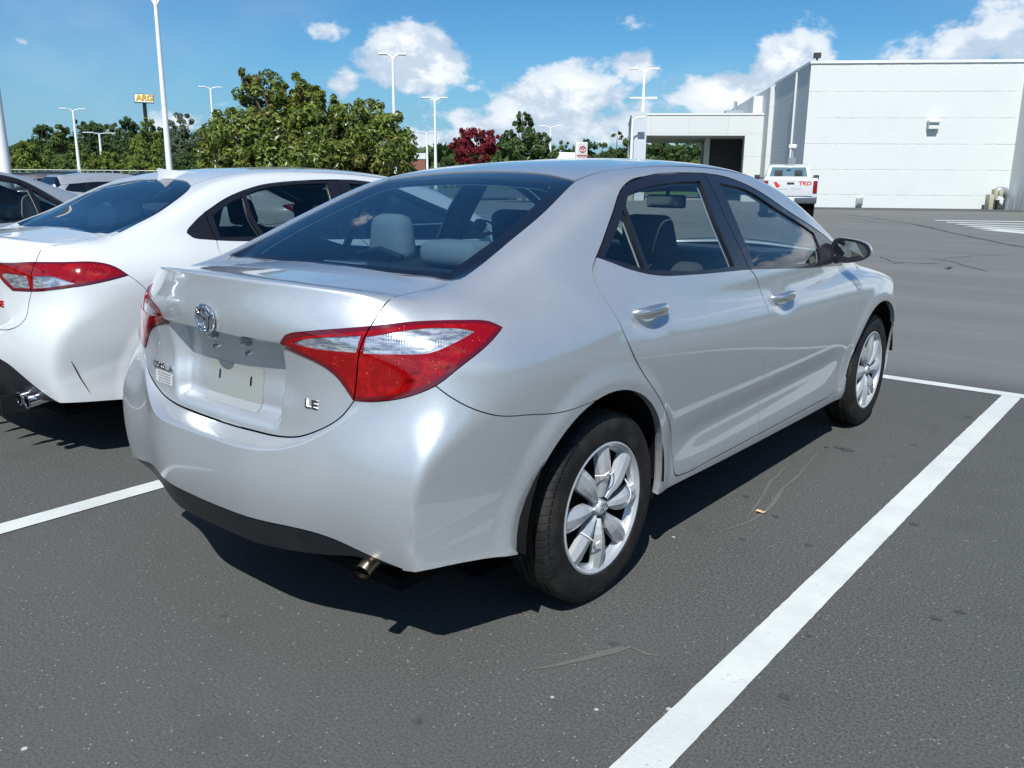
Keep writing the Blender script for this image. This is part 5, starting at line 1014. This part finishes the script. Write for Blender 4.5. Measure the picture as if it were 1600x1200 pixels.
for i,(px,D,pt_,lab,hw) in enumerate(spec):
    c0=at(px,D); H=hz(px,D,pt_); R_=hw/1322*D*1.2; bl=[]
    for k in range(7):
        f_=rt.uniform(.15,.85); rr=R_*.85; a=rt.uniform(0,6.28); q=R_*(1-f_*.7)*.8; bl.append((math.cos(a)*q,math.sin(a)*q,H*f_,rr,rr*.8))
    bl.append((0,0,H-R_*.35,R_*.42,R_*.38)); mm=ml_b if 'light green' in lab or 'yellow' in lab else ml_c if i%2 else ml_a
    tree('broadleaf_tree',lab,c0,bl,5200,D/1322*2.0,mm,H*.35,TG2,seed=60+i,trunk_r=.25)
# distant woodland closing the horizon on every side
def wood(a0,a1,dist,h,seed,n=5200):
    rg=np.random.default_rng(seed); k=n; th=rg.uniform(a0,a1,k); rr=dist+rg.uniform(-9,9,k); hh=h*(.80+.10*np.sin(th*23+1)+.07*np.sin(th*57)+.04*np.sin(th*131)); z=hh*rg.uniform(0,1,k)**.8
    P=np.stack([CAM['loc'][0]+np.sin(th)*rr,CAM['loc'][1]+np.cos(th)*rr,z],1); nn=rg.normal(size=(k,3)); nn[:,2]+=.6; nn/=np.linalg.norm(nn,axis=1,keepdims=True); a=np.cross(nn,rg.normal(size=(k,3))); a/=np.linalg.norm(a,axis=1,keepdims=True); b=np.cross(nn,a); L=rg.uniform(.7,1.6,k)[:,None]*dist/150
    V=np.stack([P-a*L,P-b*L*.7,P+a*L,P+b*L*.7],1).reshape(-1,3); me=bpy.data.meshes.new('woodland'); me.from_pydata(V.tolist(),[],[(4*i,4*i+1,4*i+2,4*i+3) for i in range(k)]); me.materials.append(ml_c); o=link(bpy.data.objects.new('woodland',me)); tag(o,kind='stuff')
wood(-1.45,.25,215,9.5,1,16000); wood(.25,2.2,120,9,2,16000); wood(2.2,4.85,140,9,3,20000)
# houses and tents beyond
hs_=thing('house','pale gable-roofed house peeking over the silver roof','house',at(868,135),-.5)
MB().box(-3.2,3.2,-3,3,0,3.2).build('wall',mat('house_cream',(.62,.60,.50),.8),hs_); MB().add([(-3.5,-3.3,3.2),(3.5,-3.3,3.2),(3.5,3.3,3.2),(-3.5,3.3,3.2),(0,-3.3,5.5),(0,3.3,5.5)],[(0,1,4),(2,3,5),(1,2,5,4),(3,0,4,5),(0,3,2,1)]).build('roof',mat('roof_cream',(.72,.70,.60),.8),hs_)
bb=thing('brick_block','small red brick block with white top beyond the magnolia','building',at(653,150),-.6); MB().box(-1.1,1.1,-1.1,1.1,0,4.6).build('wall',mat('brick_red',(.26,.10,.08),.85),bb); MB().box(-1.2,1.2,-1.2,1.2,4.6,5.6).build('top',mcope,bb)
# wire fence behind the left cars
fc=thing('wire_fence','thin grey wire fence in front of the left trees','fence',(0,0,0)); a=at(5,88); b=at(345,82); n=26
F_=MB()
for i in range(n+1):
    q=a+(b-a)*i/n; MB().tube([(q.x,q.y,0),(q.x,q.y,1.9)],.05,6).build('post',mat('galvanised',(.42,.46,.47),.4,.6),fc)
F_.tube([(a.x,a.y,1.85),(b.x,b.y,1.85)],.03,5); F_.tube([(a.x,a.y,1.0),(b.x,b.y,1.0)],.015,5); F_.build('wire',mat('galvanised',(.42,.46,.47),.4,.6),fc)

# ================= other vehicles =================
def car_copy(src,name,label,loc,rz,group,scale=1.0):
    def cp(o,par):
        c=o.copy(); C.objects.link(c)
        if par: c.parent=par
        for ch in o.children: cp(ch,c)
        return c
    c=cp(src,None); c.location=loc; c.rotation_euler=(0,0,rz); c.scale=(scale,)*3; c['label']=label; c['group']=group; return c
CG='cars parked across the left of the lot'
Sf=dict(SILVER_FEAT); Sf=SILVER_FEAT
third=build_car('parked_sedan','light silver sedan at the left edge, backed in beyond the white sedan boot',dict(SILVER,cups=[]),Sf,M_silver,step=.03,pos=(-5.18,.86,0),rz=math.pi,group=CG,opts=dict(detail=False,cover='five',frontfab=M_darkfab))
SUV=dict(SILVER,TP=[(-1.1,-1.0),(-.95,.2),(-.86,.95),(-.74,1.32),(-.60,1.50),(-.3,1.575),(.2,1.62),(.8,1.645),(1.3,1.64),(1.75,1.58),(2.0,1.50),(2.3,1.32),(2.6,1.13),(2.9,1.0),(3.3,.83)],
    GA=[(-.8,.70),(-.5,.76),(-.3,.78),(0,.80),(.3,.815),(.7,.822),(1.2,.826),(1.8,.815),(2.3,.785),(2.8,.74)],pocket=0,ledge=.05,ledgew=.05,cups=[],
    DK=[(-1.0,1.0),(-.83,1.05),(-.5,1.08),(0,1.09),(.4,1.07),(1.6,1.05),(2.3,1.07),(2.6,1.05),(3.0,1.0),(3.3,.93),(3.55,.80),(3.8,.6)])
Uf=dict(SILVER_FEAT)
Uf.update(rail=[('t',0,-.815),('t',.3,-.80),('t',.5,-.745),('t',.60,-.70),'!',('t',.60,-.69),('t',.60,-.65),('t',.585,-.58),'!',('t',.60,-.3),('t',.60,.3),('t',.60,1.0),('t',.60,1.7),('t',.62,2.1),('t',.66,2.4),('t',.68,2.62),'!',('t',.73,2.72),('t',.74,3.0),('t',.66,3.25),('t',.45,3.42),('t',0,3.52),'!'],
    dlo=[('s',-.50,1.17),('s',-.36,1.32),('s',-.1,1.43),('s',.5,1.49),('s',1.0,1.50),('s',1.4,1.47),('s',1.8,1.36),('s',2.1,1.20),('s',2.25,1.06),'!',('s',1.2,1.04),('s',.3,1.06),('s',-.35,1.12)],
    panes=[('quarter_window',[('s',-.42,1.19),('s',-.33,1.30),('s',-.1,1.39),('s',.12,1.43),'!',('s',.10,1.12),'!']),('rear_side_window',[('s',.18,1.44),'!',('s',.5,1.46),('s',.95,1.47),'!',('s',.95,1.09),'!',('s',.16,1.12),'!']),
           ('front_side_window',[('s',1.05,1.465),'!',('s',1.4,1.435),('s',1.8,1.32),('s',1.98,1.22),'!',('s',1.9,1.09),'!',('s',1.05,1.09),'!'])],
    door_r=[('s',.13,1.44),'!',('s',.12,1.10),('s',.12,.9),('s',.30,.62),('s',.45,.36),('s',.53,.285),('s',1.10,.283),'!',('s',1.08,.7),('s',1.0,1.06),('s',1.0,1.5),'!',('s',.5,1.49)],
    door_f=[('s',1.10,.283),'!',('s',1.08,.7),('s',1.0,1.06),('s',1.0,1.5),'!',('s',1.4,1.47),('s',1.8,1.36),('s',2.1,1.20),('s',2.25,1.06),'!',('s',2.28,.8),('s',2.28,.5),('s',2.15,.288),'!'],
    lid=[('t',.60,-.72),'!',('r',.60,1.02),('r',.60,.90),('r',.56,.80),('r',.50,.64),'!',('r',.3,.61),('r',0,.61),'!'],
    lamp=[('r',.38,.93),'!',('r',.55,1.0),('s',-.55,1.02),('s',-.42,1.0),'!',('s',-.55,.90),('r',.62,.86),('r',.5,.88)],clear=[[('r',.5,.90),('r',.58,.92),('r',.6,.90),('r',.52,.89)]],
    bump_in=(.56,-.75,.80),bseam=[('s',-.62,.84),('s',-.5,.76),('s',-.4,.72)] if 0 else [(.70,-.70,.80),(.82,-.55,.76),(.87,-.42,.72)],
    valance=[('r',0,.45),('r',.5,.44),('r',.69,.36),'!',('r',.69,.2),'!',('r',0,.2),'!'],
    rwin=[('t',0,-.80),('t',.3,-.785),('t',.60,-.695),'!',('t',.9,-.7),'!',('t',.9,-.56),'!',('t',.585,-.58),'!',('t',.3,-.58),('t',0,-.59),'!'],
    rpane=[('t',0,-.785),('t',.3,-.77),('t',.52,-.70),'!',('t',.52,-.60),'!',('t',.3,-.60),('t',0,-.61),'!'],
    wind=[('t',0,2.0),('t',.35,1.98),('t',.58,1.88),'!',('t',.61,2.1),('t',.66,2.55),'!',('t',.4,2.66),('t',0,2.70),'!'])
def far_car(shape,feat,pt,label,px,dist,rz,scale=1.0,step=.045,name='parked_car'):
    c=build_car(name,label,shape,feat,pt,step=step,pos=at(px,dist),rz=rz,group=CG,opts=dict(detail=False,interior=False,tint=M_frit,rtint=M_frit,cover='five')); c.root.scale=(scale,)*3; return c
s1=far_car(SUV,Uf,M_silver,'silver crossover with dark red lamp, parked beyond the white sedan rear glass',112,24.5,.0,.87,name='parked_crossover')
s2=far_car(SUV,Uf,M_dark,'black wagon parked left of the silver crossover',52,33,-.5,.91,name='parked_crossover')
car_copy(s2.root,'x','dark wagon parked far left behind the silver sedan roof',at(14,42),-.4,CG,.90)
car_copy(s2.root,'x','black car roof glimpsed right of the silver crossover, before the fin',at(205,36),-.2,CG,.91)
def paint_copy(src,pt,label,loc,rz,scale,old):
    c=car_copy(src,'x',label,loc,rz,CG,scale)
    for ch in c.children_recursive:
        if ch.type=='MESH' and ch.data.materials and ch.data.materials[0]==old: ch.data=ch.data.copy(); ch.data.materials[0]=pt
    return c
lowc=paint_copy(third.root,M_blue,'blue sedan parked between the black wagon and silver crossover',at(76,46),.15,.95,M_silver)
paint_copy(third.root,M_white,'white sedan across the lot seen through the side glass of the white sedan',at(432,13.5),math.pi/2+.5,1.0,M_silver)
paint_copy(third.root,M_grey,'grey sedan across the lot seen through the rear glass of the silver sedan',at(560,30),math.pi/2+.6,1.0,M_silver)
# ---------------- pickup truck ----------------
tp=at(1236,34.5); hd=math.atan2(tp.y-CAM['loc'][1],tp.x-CAM['loc'][0])-math.pi/2
tk=thing('pickup_truck','white pickup truck with red tailgate decals, parked before the white wall','truck',tp,hd+.05)
def prism(name,m,parent,prof,x0,x1,bev=.03,inset=None):
    """profile in (y,z) swept across x; upper points drawn in by inset"""
    n=len(prof); vs=[]
    for x in(x0,x1):
        for i,(y,z) in enumerate(prof): vs.append((x-(math.copysign(inset[i],x) if inset else 0),y,z))
    b=MB().add(vs,[tuple(range(n)),tuple(range(2*n-1,n-1,-1))]+[(i,(i+1)%n,n+(i+1)%n,n+i) for i in range(n)]); return b.build(name,m,parent,bevel=bev)
bed=prism('cargo_bed',M_white,tk,[(0,.55),(0,1.20),(.03,1.26),(2.1,1.26),(2.1,.55)],-.98,.98,.04)
prism('front_body',M_white,tk,[(2.12,.50),(2.12,1.22),(4.05,1.22),(5.3,1.15),(5.55,.95),(5.6,.5)],-.98,.98,.06)
cab=prism('cab',M_white,tk,[(2.14,1.15),(2.22,1.80),(2.45,1.90),(3.3,1.90),(3.55,1.83),(4.3,1.22),(4.3,1.15)],-.94,.94,.05,[0,.17,.22,.22,.20,.05,0])
MB().add([(-.72,2.156,1.34),(.72,2.156,1.34),(.645,2.206,1.76),(-.645,2.206,1.76)],[(0,1,2,3)]).build('rear_window',M_rglass_dark:=mat('cab_glass',(.10,.17,.20),.06,coat=1),cab)
for s_ in(-1,1): rounded('headrest',M_dash,cab,s_*.38-.15,s_*.38+.15,2.140,2.150,1.36,1.62,.004)
MB().box(-.09,.09,2.150,2.162,1.62,1.66).build('cab_mirror',M_dash,cab)
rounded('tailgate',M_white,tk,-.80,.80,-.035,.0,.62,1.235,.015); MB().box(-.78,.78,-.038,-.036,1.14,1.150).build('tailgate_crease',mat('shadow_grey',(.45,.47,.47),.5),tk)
rounded('tailgate_handle',M_dash,tk,-.13,.13,-.05,-.036,1.03,1.10,.006)
for s_ in(-1,1):
    lp=rounded('tail_lamp',M_redlens,tk,s_*.89-.075,s_*.89+.075,-.03,.10,.72,1.16,.02)
    MB().tube([(s_*.93,3.7,1.25),(s_*1.12,3.7,1.30)],.03,8).build('mirror_arm',M_dash,tk); rounded('door_mirror',M_dash,tk,s_*1.18-.11,s_*1.18+.11,3.66,3.76,1.20,1.42,.03)
rounded('rear_bumper',mat('bumper_grey',(.16,.17,.20),.35,.7),tk,-.97,.97,-.20,.02,.40,.60,.03); MB().box(-.165,.165,-.206,-.203,.44,.585).build('licence_plate',mat('plate_white',(.70,.72,.75),.4),tk)
MB().box(-.9,.9,.1,4.9,.32,.54).build('chassis',M_backing,tk); MB().tube([(-.8,.95,.38),(.8,.95,.38)],.05,8).build('rear_axle',M_backing,tk)
for x,y in((-.84,.95),(.84,.95),(-.84,4.6),(.84,4.6)):
    w=bpy.data.objects.new('wheel',None); link(w,tk); w.location=(x,y,.38); MB().lathe([(.22,-.13),(.34,-.135),(.375,-.11),(.38,0),(.375,.11),(.34,.135),(.22,.13)],32).build('tyre',M_tyre,w,smooth=True); MB().lathe([(.0,.09),(.20,.10),(.225,.12),(.225,-.12),(.20,-.10),(0,-.09)],24).build('rim',M_cover,w,smooth=True)
mr2=mat('decal_red',(.62,.03,.02),.4); fr_=Matrix.Translation((.52,-.040,1.06))@Matrix.Rotation(rad(90),4,'X'); text('decal_letters','TRD',.175,mr2,tk,fr_,.002,bold=.006,sx=1.35)
MB().add([(-.62,-.040,1.10),(-.52,-.040,1.12),(-.36,-.040,.96),(-.50,-.040,.90)],[(0,1,2,3)]).build('decal_shape',mr2,tk)
MB().box(-.45,-.10,-.0395,-.038,.84,.88).box(.02,.40,-.0395,-.038,.86,.90).build('tailgate_lettering',mat('shadow_grey',(.45,.47,.47),.5),tk)
MB().box(-.2,.2,2.30,2.36,1.90,1.93).build('high_brake_light',mat('brake_red',(.3,.02,.02),.3),tk)
# real stance of a full-size truck: body carried high over the wheels
for o_ in [c for c in tk.children_recursive if c.type=='MESH' and not (c.parent and c.parent.name.startswith('wheel')) and not c.name.startswith(('chassis','rear_axle'))]:
    for v in o_.data.vertices: v.co.z=float(np.interp(v.co.z,[.3,.62,1.26,1.9],[.42,.82,1.49,2.03]))
# vertical gear standing beyond the cab by the wall
st=thing('valve_post','grey utility box on a white-capped post above the truck cab','utility box',at(1235,43.3),0); MB().tube([(0,0,0),(0,0,2.9)],.06,8).build('post',mat('galvanised',(.42,.46,.47),.4,.6),st); MB().box(-.14,.14,-.1,.1,2.0,2.45).build('box',mat('galvanised',(.42,.46,.47),.4,.6),st); rounded('cap',mcope,st,-.17,.17,-.12,.12,2.85,3.05,.04)
